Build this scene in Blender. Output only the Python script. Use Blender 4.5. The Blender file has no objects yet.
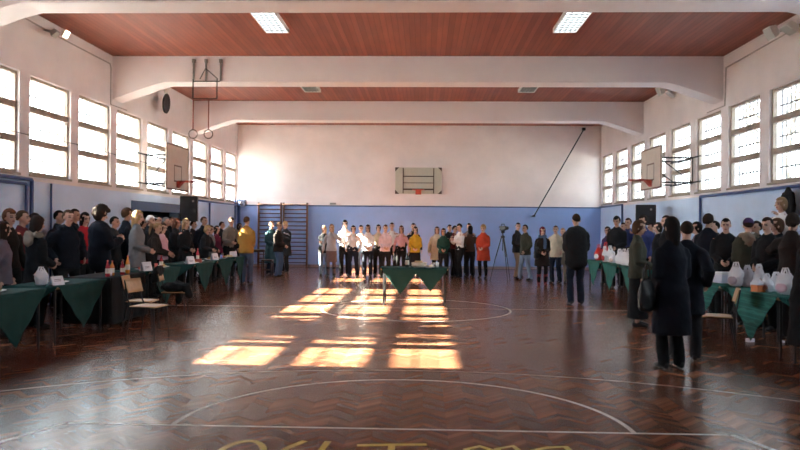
import bpy, bmesh, math, random
import numpy as np
from mathutils import Vector, Matrix, Euler
random.seed(7)
rs = np.random.RandomState(5)
PI = math.pi
C = bpy.context.scene.collection
SC = bpy.context.scene

# ------------------------------------------------------------------ camera, sky, sun, exposure
F, YAW, PITCH, ROLL, EYE = 715.8, .034, .0028, .0084, 1.573
RC = (Matrix.Rotation(YAW, 3, 'Z') @ Matrix.Rotation(PI/2 + PITCH, 3, 'X') @ Matrix.Rotation(ROLL, 3, 'Z'))
cam = bpy.data.cameras.new('camera'); camo = bpy.data.objects.new('camera', cam); C.objects.link(camo)
camo.location = (0, 0, EYE); camo.rotation_euler = RC.to_euler()
cam.sensor_width = 36; cam.lens = F / 800 * 36; cam.clip_end = 400; cam.clip_start = .05
SC.camera = camo

def ray(px, py): return RC @ Vector(((px-400)/F, -(py-225)/F, -1))
def at_y(px, py, Y):            # pixel + depth -> point in the hall
    d = ray(px, py); t = Y / d.y
    return Vector((d.x*t, Y, EYE + d.z*t))
def on_floor(px, py, z=0):
    d = ray(px, py); t = (z-EYE)/d.z
    return Vector((d.x*t, d.y*t, z))
def y_for(px, x):               # depth at which the line x = const shows at pixel column px
    d = ray(px, 228); return x / d.x * d.y

world = bpy.data.worlds.new('sky'); SC.world = world; world.use_nodes = True
wn = world.node_tree; bg = wn.nodes['Background']
tc = wn.nodes.new('ShaderNodeTexCoord'); sep = wn.nodes.new('ShaderNodeSeparateXYZ'); rmp = wn.nodes.new('ShaderNodeValToRGB')
wn.links.new(tc.outputs['Generated'], sep.inputs[0]); wn.links.new(sep.outputs['Z'], rmp.inputs[0]); wn.links.new(rmp.outputs[0], bg.inputs[0])
rmp.color_ramp.elements[0].position = .0; rmp.color_ramp.elements[0].color = (.93, .97, 1, 1)
rmp.color_ramp.elements[1].position = .9; rmp.color_ramp.elements[1].color = (.34, .45, .62, 1)
dt = wn.nodes.new('ShaderNodeVectorMath'); dt.operation = 'DOT_PRODUCT'; dt.inputs[1].default_value = (-.877, 0, .48); wn.links.new(tc.outputs['Generated'], dt.inputs[0])
gm = wn.nodes.new('ShaderNodeMapRange'); gm.inputs[1].default_value = -.9; gm.inputs[2].default_value = 1; gm.inputs[3].default_value = 3.8; gm.inputs[4].default_value = 16; wn.links.new(dt.outputs['Value'], gm.inputs[0]); wn.links.new(gm.outputs[0], bg.inputs[1])
sun = bpy.data.lights.new('sun', 'SUN'); suno = bpy.data.objects.new('sun', sun); C.objects.link(suno)
SUN_EL = math.radians(28.4)
suno.rotation_euler = Vector((math.cos(SUN_EL), -.012, -math.sin(SUN_EL))).to_track_quat('-Z', 'Y').to_euler()
sun.energy = 95; sun.color = (1, .89, .74); sun.angle = math.radians(.55)
SC.view_settings.view_transform = 'Standard'; SC.view_settings.look = 'None'
SC.view_settings.gamma = 1; SC.view_settings.use_curve_mapping = False
SC.view_settings.exposure = 1.02
SC.cycles.use_denoising = True; SC.cycles.denoising_prefilter = 'FAST'
SC.cycles.max_bounces = 8; SC.cycles.diffuse_bounces = 5; SC.cycles.glossy_bounces = 4; SC.cycles.transparent_max_bounces = 12
SC.cycles.caustics_reflective = False; SC.cycles.caustics_refractive = False

XL, XR, YB, YF, HC = -7.29, 6.74, 27.63, -2.0, 5.5
WB, WT, DADO = 2.49, 4.32, 2.37
def portal(x, y0, y1, d):
    l = bpy.data.lights.new('window_daylight', 'AREA'); o = bpy.data.objects.new('window_daylight', l); C.objects.link(o)
    l.shape = 'RECTANGLE'; l.size = WT-WB; l.size_y = y1-y0
    o.location = (x, (y0+y1)/2, (WB+WT)/2); o.rotation_euler = (0, d*PI/2, 0)
    l.cycles.is_portal = True

# ------------------------------------------------------------------ materials
MC = {}
def nodes(m):
    m.use_nodes = True; return m.node_tree, m.node_tree.nodes['Principled BSDF']
def N(t, typ, **k):
    n = t.nodes.new(typ)
    for a, b in k.items(): setattr(n, a, b)
    return n
def plain(name, col, rough=.6, metal=0, bump=0, bscale=60, var=.0, vscale=8, emit=0, ecol=None, spec=None):
    if name in MC: return MC[name]
    m = bpy.data.materials.new(name); t, p = nodes(m)
    p.inputs['Base Color'].default_value = (*col, 1); p.inputs['Roughness'].default_value = rough; p.inputs['Metallic'].default_value = metal
    if spec is not None: p.inputs['Specular IOR Level'].default_value = spec
    co = N(t, 'ShaderNodeTexCoord')
    if var:
        n = N(t, 'ShaderNodeTexNoise'); n.inputs['Scale'].default_value = vscale; n.inputs['Detail'].default_value = 4
        t.links.new(co.outputs['Object'], n.inputs['Vector'])
        mx = N(t, 'ShaderNodeMix', data_type='RGBA'); mx.inputs[6].default_value = (*[c*(1-var) for c in col], 1); mx.inputs[7].default_value = (*[min(1, c*(1+var)) for c in col], 1)
        t.links.new(n.outputs[0], mx.inputs[0]); t.links.new(mx.outputs[2], p.inputs['Base Color'])
    if bump:
        n = N(t, 'ShaderNodeTexNoise'); n.inputs['Scale'].default_value = bscale; n.inputs['Detail'].default_value = 3
        t.links.new(co.outputs['Object'], n.inputs['Vector'])
        b = N(t, 'ShaderNodeBump'); b.inputs['Strength'].default_value = bump; b.inputs['Distance'].default_value = .01
        t.links.new(n.outputs[0], b.inputs['Height']); t.links.new(b.outputs[0], p.inputs['Normal'])
    if emit:
        p.inputs['Emission Color'].default_value = (*(ecol or col), 1); p.inputs['Emission Strength'].default_value = emit
    MC[name] = m; return m
def cloth(col, rough=.9):
    k = 'cloth_%.2f_%.2f_%.2f_%.1f' % (*col, rough)
    return plain(k, col, rough, bump=.5, bscale=35, var=.18, vscale=14, spec=.25)
def leather(col): return plain('leather_%.2f_%.2f_%.2f' % col, col, .45, bump=.2, bscale=50)

def wall_mat(name, upper, lower, split):
    m = bpy.data.materials.new(name); t, p = nodes(m)
    g = N(t, 'ShaderNodeNewGeometry'); s = N(t, 'ShaderNodeSeparateXYZ'); t.links.new(g.outputs['Position'], s.inputs[0])
    gt = N(t, 'ShaderNodeMath', operation='GREATER_THAN'); gt.inputs[1].default_value = split; t.links.new(s.outputs['Z'], gt.inputs[0])
    n = N(t, 'ShaderNodeTexNoise'); n.inputs['Scale'].default_value = .8; n.inputs['Detail'].default_value = 6; n.inputs['Roughness'].default_value = .65
    t.links.new(g.outputs['Position'], n.inputs['Vector'])
    mp = N(t, 'ShaderNodeMapRange'); mp.inputs[1].default_value = .3; mp.inputs[2].default_value = .7; mp.inputs[3].default_value = .9; mp.inputs[4].default_value = 1.04
    t.links.new(n.outputs[0], mp.inputs[0])
    mx = N(t, 'ShaderNodeMix', data_type='RGBA'); mx.inputs[6].default_value = (*lower, 1); mx.inputs[7].default_value = (*upper, 1)
    t.links.new(gt.outputs[0], mx.inputs[0])
    hs = N(t, 'ShaderNodeHueSaturation'); t.links.new(mx.outputs[2], hs.inputs['Color']); t.links.new(mp.outputs[0], hs.inputs['Value'])
    t.links.new(hs.outputs[0], p.inputs['Base Color'])
    rr = N(t, 'ShaderNodeMapRange'); rr.inputs[3].default_value = .38; rr.inputs[4].default_value = .85; t.links.new(gt.outputs[0], rr.inputs[0]); t.links.new(rr.outputs[0], p.inputs['Roughness'])
    b = N(t, 'ShaderNodeBump'); b.inputs['Strength'].default_value = .15; b.inputs['Distance'].default_value = .02
    n2 = N(t, 'ShaderNodeTexNoise'); n2.inputs['Scale'].default_value = 9; t.links.new(g.outputs['Position'], n2.inputs['Vector'])
    t.links.new(n2.outputs[0], b.inputs['Height']); t.links.new(b.outputs[0], p.inputs['Normal'])
    return m
M_WALL = wall_mat('painted_wall', (.86, .79, .79), (.60, .74, .95), DADO)
M_WALLB = wall_mat('dimmed_end_wall', (.86, .77, .75), (.30, .44, .78), DADO)  # darker blue than the side walls: the end wall's weaker light put into colour
M_BEAM = plain('beam_paint', (.84, .76, .76), .85, var=.05, vscale=1.2)
M_BLUE = plain('blue_gloss_paint', (.05, .10, .26), .4)
M_BLUE2 = plain('lintel_blue_paint', (.07, .12, .22), .5)
M_BLACK = plain('black_plastic', (.012, .012, .014), .5)
M_STEEL = plain('dark_steel_tube', (.03, .03, .032), .4, .6)
M_GREY = plain('grey_metal', (.32, .31, .30), .5, .5)
M_WHITE = plain('white_enamel', (.8, .8, .78), .5)
M_PAPER = plain('white_card', (.85, .87, .95), .8)
M_WOODCH = plain('chair_plywood', (.55, .33, .17), .4, var=.2, vscale=20)
M_DKWOOD = plain('dark_wood', (.05, .03, .022), .4, var=.2, vscale=15)
M_FRAME = plain('window_frame_paint', (.36, .29, .24), .6, var=.25, vscale=5)
M_BAR = plain('bar_steel', (.16, .16, .17), .5, .4)
M_LINE = plain('court_line_paint', (.72, .70, .66), .35)
M_YEL = plain('yellow_court_paint', (.62, .50, .10), .35)
M_BOARD = plain('backboard_cream', (.72, .68, .55), .6, var=.08, vscale=5)
M_RED = plain('rim_red', (.45, .07, .05), .5)
M_NET = plain('net_cord', (.6, .58, .55), .9)

def glass_mat():
    m = bpy.data.materials.new('window_glass'); m.use_nodes = True; t = m.node_tree; t.nodes.clear()
    o = N(t, 'ShaderNodeOutputMaterial'); tr = N(t, 'ShaderNodeBsdfTransparent'); gl = N(t, 'ShaderNodeBsdfGlossy')
    tr.inputs[0].default_value = (.93, .97, .96, 1); gl.inputs['Roughness'].default_value = .03
    f = N(t, 'ShaderNodeLayerWeight'); pw = N(t, 'ShaderNodeMath', operation='POWER'); pw.inputs[1].default_value = 5; mx = N(t, 'ShaderNodeMixShader')
    ma = N(t, 'ShaderNodeMath', operation='MULTIPLY_ADD'); ma.inputs[1].default_value = .8; ma.inputs[2].default_value = .04
    t.links.new(f.outputs['Facing'], pw.inputs[0]); t.links.new(pw.outputs[0], ma.inputs[0]); t.links.new(ma.outputs[0], mx.inputs[0]); t.links.new(tr.outputs[0], mx.inputs[1]); t.links.new(gl.outputs[0], mx.inputs[2]); t.links.new(mx.outputs[0], o.inputs[0])
    return m
M_GLASS = glass_mat()

def floor_mat():
    m = bpy.data.materials.new('herringbone_parquet'); t, p = nodes(m)
    g = N(t, 'ShaderNodeNewGeometry'); s = N(t, 'ShaderNodeSeparateXYZ'); t.links.new(g.outputs['Position'], s.inputs[0])
    def mth(op, a, b=None, c=None):
        n = N(t, 'ShaderNodeMath', operation=op)
        for i, v in enumerate((a, b, c)):
            if v is None: continue
            if isinstance(v, (int, float)): n.inputs[i].default_value = v
            else: t.links.new(v, n.inputs[i])
        return n.outputs[0]
    P, Wd = .19, .085
    X, Y = s.outputs['X'], s.outputs['Y']
    tri = mth('PINGPONG', X, P)
    col = mth('FLOOR', mth('DIVIDE', X, P))
    v = mth('DIVIDE', mth('ADD', Y, tri), Wd)
    row = mth('FLOOR', v)
    fr = mth('FRACT', v)
    cmb = N(t, 'ShaderNodeCombineXYZ'); t.links.new(col, cmb.inputs[0]); t.links.new(row, cmb.inputs[1])
    wnz = N(t, 'ShaderNodeTexWhiteNoise', noise_dimensions='2D'); t.links.new(cmb.outputs[0], wnz.inputs['Vector'])
    rp = N(t, 'ShaderNodeValToRGB'); e = rp.color_ramp.elements
    e[0].color = (.065, .024, .013, 1); e[1].color = (.36, .16, .085, 1); e[1].position = 1
    k = e.new(.5); k.color = (.175, .072, .039, 1)
    rw = N(t, 'ShaderNodeTexWhiteNoise', noise_dimensions='1D'); t.links.new(row, rw.inputs['W'])
    bn = N(t, 'ShaderNodeTexNoise', noise_dimensions='2D'); bn.inputs['Scale'].default_value = 1; bn.inputs['Detail'].default_value = 1
    cv = N(t, 'ShaderNodeCombineXYZ'); t.links.new(mth('MULTIPLY', v, .42), cv.inputs[1]); t.links.new(mth('MULTIPLY', X, .5), cv.inputs[0]); t.links.new(cv.outputs[0], bn.inputs['Vector'])
    bnm = N(t, 'ShaderNodeMapRange'); bnm.inputs[1].default_value = .25; bnm.inputs[2].default_value = .75; t.links.new(bn.outputs[0], bnm.inputs[0])
    mixv = mth('ADD', mth('MULTIPLY_ADD', bnm.outputs[0], .55, mth('MULTIPLY', rw.outputs['Value'], .25)), mth('MULTIPLY', wnz.outputs['Value'], .20))
    t.links.new(mixv, rp.inputs[0])
    # wood grain along the board and worn patches
    nz = N(t, 'ShaderNodeTexNoise'); nz.inputs['Scale'].default_value = .7; nz.inputs['Detail'].default_value = 7; nz.inputs['Roughness'].default_value = .6
    t.links.new(g.outputs['Position'], nz.inputs['Vector'])
    mr = N(t, 'ShaderNodeMapRange'); mr.inputs[1].default_value = .3; mr.inputs[2].default_value = .7; mr.inputs[3].default_value = .72; mr.inputs[4].default_value = 1.25
    t.links.new(nz.outputs[0], mr.inputs[0])
    gap = mth('MULTIPLY', mth('GREATER_THAN', fr, .045), mth('GREATER_THAN', mth('ABSOLUTE', mth('SUBTRACT', mth('PINGPONG', X, P/2), P/4)), -1))
    gapv = mth('MULTIPLY_ADD', gap, .5, .5)
    hs = N(t, 'ShaderNodeHueSaturation'); t.links.new(rp.outputs[0], hs.inputs['Color']); t.links.new(mth('MULTIPLY', mth('MULTIPLY', mr.outputs[0], gapv), mth('MULTIPLY_ADD', mth('MODULO', mth('ABSOLUTE', col), 2), .22, .89)), hs.inputs['Value'])  # every other column lighter: board orientations' differing reflection put into the colour
    t.links.new(hs.outputs[0], p.inputs['Base Color'])
    # each board is cupped and tilted a little, so the windows' reflections break up
    wn2 = N(t, 'ShaderNodeTexWhiteNoise', noise_dimensions='2D'); t.links.new(cmb.outputs[0], wn2.inputs['Vector'])
    sp = N(t, 'ShaderNodeSeparateColor'); t.links.new(wn2.outputs['Color'], sp.inputs[0])
    hgt = mth('MULTIPLY_ADD', fr, mth('MULTIPLY', mth('SUBTRACT', rw.outputs['Value'], .5), .5), mth('MULTIPLY', gap, .1))
    n3 = N(t, 'ShaderNodeTexNoise'); n3.inputs['Scale'].default_value = 2.2; n3.inputs['Detail'].default_value = 3
    t.links.new(g.outputs['Position'], n3.inputs['Vector'])
    hh = mth('MULTIPLY_ADD', n3.outputs[0], 3.0, hgt)
    b = N(t, 'ShaderNodeBump'); b.inputs['Strength'].default_value = .3; b.inputs['Distance'].default_value = .0010
    t.links.new(hh, b.inputs['Height']); t.links.new(b.outputs[0], p.inputs['Normal'])
    n4 = N(t, 'ShaderNodeTexNoise'); n4.inputs['Scale'].default_value = 1.6; n4.inputs['Detail'].default_value = 5; t.links.new(g.outputs['Position'], n4.inputs['Vector'])
    r2 = N(t, 'ShaderNodeMapRange'); r2.inputs[3].default_value = .20; r2.inputs[4].default_value = .30; t.links.new(n4.outputs[0], r2.inputs[0])
    t.links.new(r2.outputs[0], p.inputs['Roughness']); p.inputs['Specular IOR Level'].default_value = .30
    return m
M_FLOOR = floor_mat()

def plank_mat():
    m = bpy.data.materials.new('ceiling_planks'); t, p = nodes(m)
    g = N(t, 'ShaderNodeNewGeometry'); s = N(t, 'ShaderNodeSeparateXYZ'); t.links.new(g.outputs['Position'], s.inputs[0])
    def mth(op, a, b=None):
        n = N(t, 'ShaderNodeMath', operation=op)
        for i, v in enumerate((a, b)):
            if v is None: continue
            if isinstance(v, (int, float)): n.inputs[i].default_value = v
            else: t.links.new(v, n.inputs[i])
        return n.outputs[0]
    q = mth('DIVIDE', s.outputs['X'], .11); fl = mth('FLOOR', q); fr = mth('FRACT', q)
    wz = N(t, 'ShaderNodeTexWhiteNoise', noise_dimensions='1D'); t.links.new(fl, wz.inputs['W'])
    rp = N(t, 'ShaderNodeValToRGB'); rp.color_ramp.elements[0].color = (.26, .062, .032, 1); rp.color_ramp.elements[1].color = (.36, .095, .050, 1)
    t.links.new(wz.outputs['Value'], rp.inputs[0])
    mp = N(t, 'ShaderNodeMapping'); mp.inputs['Scale'].default_value = (6, .5, 1); t.links.new(g.outputs['Position'], mp.inputs[0])
    n = N(t, 'ShaderNodeTexNoise'); n.inputs['Scale'].default_value = 2; n.inputs['Detail'].default_value = 5; t.links.new(mp.outputs[0], n.inputs['Vector'])
    mr = N(t, 'ShaderNodeMapRange'); mr.inputs[3].default_value = .7; mr.inputs[4].default_value = 1.3; t.links.new(n.outputs[0], mr.inputs[0])
    gp = mth('ADD', mth('MULTIPLY', mth('GREATER_THAN', fr, .09), .5), .5)
    hs = N(t, 'ShaderNodeHueSaturation'); t.links.new(rp.outputs[0], hs.inputs['Color']); t.links.new(mth('MULTIPLY', mr.outputs[0], gp), hs.inputs['Value'])
    t.links.new(hs.outputs[0], p.inputs['Base Color']); p.inputs['Roughness'].default_value = .55
    return m
M_PLANK = plank_mat()

def quilt_mat(name, col, quilted):
    m = bpy.data.materials.new(name); t, p = nodes(m)
    co = N(t, 'ShaderNodeTexCoord'); n = N(t, 'ShaderNodeTexNoise'); n.inputs['Scale'].default_value = 5; t.links.new(co.outputs['Object'], n.inputs['Vector'])
    mx = N(t, 'ShaderNodeMix', data_type='RGBA'); mx.inputs[6].default_value = (*[c*.8 for c in col], 1); mx.inputs[7].default_value = (*[c*1.2 for c in col], 1)
    t.links.new(n.outputs[0], mx.inputs[0]); out = mx.outputs[2]
    if quilted:
        mp = N(t, 'ShaderNodeMapping'); mp.inputs['Rotation'].default_value = (math.radians(25), 0, 0); t.links.new(co.outputs['Object'], mp.inputs[0])
        s = N(t, 'ShaderNodeSeparateXYZ'); t.links.new(mp.outputs[0], s.inputs[0])
        def st(o):
            a = N(t, 'ShaderNodeMath', operation='DIVIDE'); a.inputs[1].default_value = .055; t.links.new(o, a.inputs[0])
            b = N(t, 'ShaderNodeMath', operation='FRACT'); t.links.new(a.outputs[0], b.inputs[0])
            c = N(t, 'ShaderNodeMath', operation='LESS_THAN'); c.inputs[1].default_value = .22; t.links.new(b.outputs[0], c.inputs[0]); return c.outputs[0]
        q = N(t, 'ShaderNodeMath', operation='MAXIMUM'); t.links.new(st(s.outputs['Y']), q.inputs[0]); t.links.new(st(s.outputs['Z']), q.inputs[1])
        m2 = N(t, 'ShaderNodeMix', data_type='RGBA'); m2.inputs[7].default_value = (*[c*1.5 for c in col], 1); t.links.new(q.outputs[0], m2.inputs[0]); t.links.new(out, m2.inputs[6]); out = m2.outputs[2]
    t.links.new(out, p.inputs['Base Color']); p.inputs['Roughness'].default_value = .85; p.inputs['Specular IOR Level'].default_value = .2
    return m
M_GREEN = quilt_mat('green_tablecloth', (.014, .058, .052), False)
M_QUILT = quilt_mat('quilted_green_tablecloth', (.03, .135, .115), True)

# ------------------------------------------------------------------ mesh helpers
class MB:
    def __init__(s): s.v = []; s.f = []; s.mi = []; s.cur = 0
    def add(s, vs, fs):
        k = len(s.v); s.v += [tuple(v) for v in vs]; s.f += [tuple(i+k for i in f) for f in fs]; s.mi += [s.cur]*len(fs); return s
    def box(s, a, b):
        (x0, y0, z0), (x1, y1, z1) = a, b
        vs = [(x, y, z) for x in (x0, x1) for y in (y0, y1) for z in (z0, z1)]
        return s.add(vs, [(0, 1, 3, 2), (4, 6, 7, 5), (0, 4, 5, 1), (2, 3, 7, 6), (0, 2, 6, 4), (1, 5, 7, 3)])
    def hexa(s, v8): # same corner order as box
        return s.add(v8, [(0, 1, 3, 2), (4, 6, 7, 5), (0, 4, 5, 1), (2, 3, 7, 6), (0, 2, 6, 4), (1, 5, 7, 3)])
    def loft(s, pts, rad, xd=None, n=10, caps=True):
        pts = [Vector(p) for p in pts]; rad = [(r, r) if not isinstance(r, tuple) else r for r in rad]
        R = []
        for i, p in enumerate(pts):
            t = (pts[min(i+1, len(pts)-1)] - pts[max(i-1, 0)]).normalized()
            x = Vector(xd) if xd is not None else (Vector((1, 0, 0)) if abs(t.x) < .8 else Vector((0, 1, 0)))
            y = t.cross(x)
            if y.length < 1e-6: y = t.cross(Vector((0, 1, .1)))
            y.normalize(); x = y.cross(t).normalized()
            R.append((p, x, y, t, rad[i]))
        rings = []
        if caps:
            p, x, y, t, r = R[0]; m = min(r)
            for a in (75, 45, 20): rings.append((p - t*m*.9*math.sin(math.radians(a)), x, y, (r[0]*math.cos(math.radians(a)), r[1]*math.cos(math.radians(a)))))
        for p, x, y, t, r in R: rings.append((p, x, y, r))
        if caps:
            p, x, y, t, r = R[-1]; m = min(r)
            for a in (20, 45, 75): rings.append((p + t*m*.9*math.sin(math.radians(a)), x, y, (r[0]*math.cos(math.radians(a)), r[1]*math.cos(math.radians(a)))))
        vs = []
        for p, x, y, r in rings:
            for k in range(n):
                a = 2*PI*k/n; vs.append(p + x*r[0]*math.cos(a) + y*r[1]*math.sin(a))
        fs = []
        for i in range(len(rings)-1):
            for k in range(n): fs.append((i*n+k, i*n+(k+1) % n, (i+1)*n+(k+1) % n, (i+1)*n+k))
        fs.append(tuple(range(n))[::-1]); fs.append(tuple((len(rings)-1)*n+k for k in range(n)))
        return s.add(vs, fs)
    def tube(s, pts, r, n=8): return s.loft(pts, [r]*len(pts), n=n, caps=False)
    def ell(s, c, r, n=14, m=9, rot=None):
        c = Vector(c); vs = []; fs = []
        for i in range(m+1):
            a = -PI/2 + PI*i/m
            for k in range(n):
                b = 2*PI*k/n; v = Vector((r[0]*math.cos(a)*math.cos(b), r[1]*math.cos(a)*math.sin(b), r[2]*math.sin(a)))
                if rot: v = rot @ v
                vs.append(c+v)
        for i in range(m):
            for k in range(n): fs.append((i*n+k, i*n+(k+1) % n, (i+1)*n+(k+1) % n, (i+1)*n+k))
        return s.add(vs, fs)
    def lathe(s, prof, c=(0, 0, 0), n=16):
        vs = [(c[0]+r*math.cos(2*PI*k/n), c[1]+r*math.sin(2*PI*k/n), c[2]+z) for r, z in prof for k in range(n)]
        fs = [(i*n+k, i*n+(k+1) % n, (i+1)*n+(k+1) % n, (i+1)*n+k) for i in range(len(prof)-1) for k in range(n)]
        fs.append(tuple(range(n))[::-1]); fs.append(tuple((len(prof)-1)*n+k for k in range(n)))
        return s.add(vs, fs)
    def torus(s, c, R, r, ax='Z', n=24, m=8, mat=None):
        vs = []; fs = []
        for i in range(n):
            a = 2*PI*i/n
            for k in range(m):
                b = 2*PI*k/m; q = Vector(((R+r*math.cos(b))*math.cos(a), (R+r*math.cos(b))*math.sin(a), r*math.sin(b)))
                if ax == 'X': q = Vector((q.z, q.x, q.y))
                if ax == 'Y': q = Vector((q.x, q.z, q.y))
                if mat: q = mat @ q
                vs.append(Vector(c)+q)
        for i in range(n):
            for k in range(m): fs.append((i*m+k, ((i+1) % n)*m+k, ((i+1) % n)*m+(k+1) % m, i*m+(k+1) % m))
        return s.add(vs, fs)
    def mesh(s, name, smooth=False):
        me = bpy.data.meshes.new(name); me.from_pydata(s.v, [], s.f)
        for i, p in enumerate(me.polygons): p.material_index = s.mi[i]; p.use_smooth = smooth
        bm = bmesh.new(); bm.from_mesh(me); bmesh.ops.remove_doubles(bm, verts=bm.verts, dist=1e-5); bmesh.ops.recalc_face_normals(bm, faces=bm.faces); bm.to_mesh(me); bm.free()
        return me
    def obj(s, name, mat, parent=None, smooth=False, bevel=0, loc=None):
        me = s.mesh(name, smooth)
        for m in (mat if isinstance(mat, (list, tuple)) else [mat]): me.materials.append(m)
        return link(name, me, parent, bevel, loc)
def link(name, me, parent=None, bevel=0, loc=None):
    o = bpy.data.objects.new(name, me); C.objects.link(o)
    if parent: o.parent = parent
    if loc: o.location = loc
    if bevel:
        b = o.modifiers.new('edge', 'BEVEL'); b.width = bevel; b.segments = 2; b.limit_method = 'ANGLE'
    return o
def empty(name, loc=(0, 0, 0), rz=0, label=None, cat=None, group=None):
    o = bpy.data.objects.new(name, None); C.objects.link(o); o.location = loc; o.rotation_euler = (0, 0, rz); o.empty_display_size = .1
    return tag(o, label, cat, group)
def tag(o, label=None, cat=None, group=None, kind=None):
    if label: o['label'] = label
    if cat: o['category'] = cat
    if group: o['group'] = group
    if kind: o['kind'] = kind
    return o
def struct(o, label=None): o['kind'] = 'structure'; return tag(o, label)
def dup(root, loc, rz=0, label=None):
    r = root.copy(); C.objects.link(r); r.location = loc; r.rotation_euler = (0, 0, rz)
    if label: r['label'] = label
    for ch in list(root.children):
        c = ch.copy(); C.objects.link(c); c.parent = r
        for g in list(ch.children):
            d = g.copy(); C.objects.link(d); d.parent = c
    return r

# ------------------------------------------------------------------ the hall
TH = .32
struct(MB().box((XL-TH, YF-TH, -.2), (XR+TH, YB+TH, 0)).obj('floor', M_FLOOR), 'herringbone parquet floor of the sports hall')
struct(MB().box((XL-TH, YF-TH, HC), (XR+TH, YB+TH, HC+.25)).obj('ceiling', M_PLANK), 'reddish brown planked ceiling of the sports hall')
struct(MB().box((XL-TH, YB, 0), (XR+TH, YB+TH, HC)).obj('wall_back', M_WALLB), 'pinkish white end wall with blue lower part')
struct(MB().box((XL-TH, YF-TH, 0), (XR+TH, YF, HC)).obj('wall_front', M_WALL), 'end wall behind the camera')
LW = [(8.05, 9.40), (9.62, 10.85)] + [(11.09+1.873*i, 12.62+1.873*i) for i in range(9)]
RW = sorted((27.5-1.89*i-1.5, 27.5-1.89*i) for i in range(15))
D0, D1, DH = y_for(132, XL), y_for(180, XL), 2.12
def side_wall(name, x, s, wins, door=None):
    b = MB(); x0, x1 = sorted((x, x+s*TH))
    if door:
        b.box((x0, YF, 0), (x1, door[0], WB)); b.box((x0, door[1], 0), (x1, YB, WB)); b.box((x0, door[0], door[2]), (x1, door[1], WB))
    else: b.box((x0, YF, 0), (x1, YB, WB))
    b.box((x0, YF, WT), (x1, YB, HC))
    e = YF
    for a, c in wins: b.box((x0, e, WB), (x1, a, WT)); e = c
    b.box((x0, e, WB), (x1, YB, WT))
    return struct(b.obj(name, M_WALL))
side_wall('wall_left', XL, -1, LW, (D0, D1, DH))['label'] = 'side wall with sunlit windows over a blue lower part'
side_wall('wall_right', XR, 1, RW)['label'] = 'side wall with barred windows over a light blue lower part'
def window(i, x, s, y0, y1):
    f = MB(); xa, xb = sorted((x+s*.05, x+s*.13)); w = .055
    f.box((xa, y0, WB), (xb, y1, WB+w)); f.box((xa, y0, WT-w), (xb, y1, WT)); f.box((xa, y0, WB+w), (xb, y0+w, WT-w)); f.box((xa, y1-w, WB+w), (xb, y1, WT-w))
    zs = [WB + (WT-WB)*k/3 for k in (1, 2)]
    xa2, xb2 = sorted((x+s*.03, x+s*.14))
    for z in zs: f.box((xa2, y0+w, z-.06), (xb2, y1-w, z+.06))
    root = struct(f.obj('window_%d' % i, M_FRAME, bevel=.006))
    lim = [WB+w, zs[0]-.06, zs[0]+.06, zs[1]-.06, zs[1]+.06, WT-w]
    xg = x+s*.10
    for k in range(3):
        MB().box((min(xg, xg+s*.006), y0+w, lim[2*k]), (max(xg, xg+s*.006), y1-w, lim[2*k+1])).obj('pane', M_GLASS, root)
    b = MB(); xx = x+s*.22; nb = 9
    for k in range(nb):
        y = y0 + (y1-y0)*(k+.5)/nb
        b.tube([(xx, y, WB+.002), (xx, y, WT-.002)], .009 if s < 0 else .014, 6)
    for q in (.17, .5, .83):
        z = WB+(WT-WB)*q; b.box((xx-.006, y0, z-.015), (xx+.006, y1, z+.015))
    b.obj('security_bars', M_BAR, root)
    sl = MB(); xs, xe = sorted((x-s*.03, x+s*.05)); sl.box((xs, y0-.02, WB-.04), (xe, y1+.02, WB+.003)); sl.obj('window_sill', M_FRAME, root)
    portal(x+s*.30, y0, y1, s)
    return root
wi = 0
for a, c in LW: wi += 1; window(wi, XL, -1, a, c)
for a, c in RW: wi += 1; window(wi, XR, 1, a, c)

# beams with haunches
def beam(y, n):
    b = MB(); t = .56; zb = 4.9; zh = 4.5; hl = 1.0; e = .001
    xs = [XL+e, XL+hl, XL+hl+.25, XR-hl-.25, XR-hl, XR-e]; zs = [zh, zb-.06, zb, zb, zb-.06, zh]
    for i in range(5):
        x0, x1, z0, z1 = xs[i], xs[i+1], zs[i], zs[i+1]
        b.hexa([(x0, y, z0), (x0, y, HC-e), (x0, y+t, z0), (x0, y+t, HC-e), (x1, y, z1), (x1, y, HC-e), (x1, y+t, z1), (x1, y+t, HC-e)])
    o = b.obj('ceiling_beam', M_BEAM); struct(o, 'white concrete beam with haunched ends, %s' % n); return o
beam(4.63, 'behind the top edge'); beam(10.53, 'first in view'); beam(16.43, 'carrying the rings'); beam(22.33, 'closest to the end wall')

# recessed doorway in the left wall
b = MB(); e = XL-TH
b.box((e-1.6, D0-.1, -.2), (e, D1+.1, 0)); b.box((e-1.6, D0-.1, DH), (e, D1+.1, DH+.1)); b.box((e-1.7, D0-.1, 0), (e-1.6, D1+.1, DH)); b.box((e-1.6, D0-.2, 0), (e, D0-.1, DH)); b.box((e-1.6, D1+.1, 0), (e, D1+.2, DH))
struct(b.obj('wall_niche', plain('dark_store_paint', (.05, .05, .06), .8)), 'dark store recess behind the crowd')
b = MB(); b.box((XL-.05, D0, 1.93), (XL+.03, D1, DH+.06)); b.box((XL-.05, D0-.06, 0), (XL+.03, D0, DH+.06)); b.box((XL-.05, D1, 0), (XL+.03, D1+.06, DH+.06))
struct(b.obj('door_1', M_BLUE2), 'dark blue frame of the store doorway')
# dado top line along the end wall and the side walls
struct(MB().box((XL+.002, YB-.025, DADO-.02), (XR-.002, YB-.001, DADO+.02)).obj('trim_1', M_BLUE), 'dark rail along the end wall')
struct(MB().box((XL+.002, YB-.02, 0), (XR-.002, YB-.001, .09)).obj('baseboard_back', plain('base_paint', (.28, .24, .26), .6)))
struct(MB().box((XR-.02, YF, 0), (XR-.001, YB-.03, .09)).obj('baseboard_right', MC['base_paint']))

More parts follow.
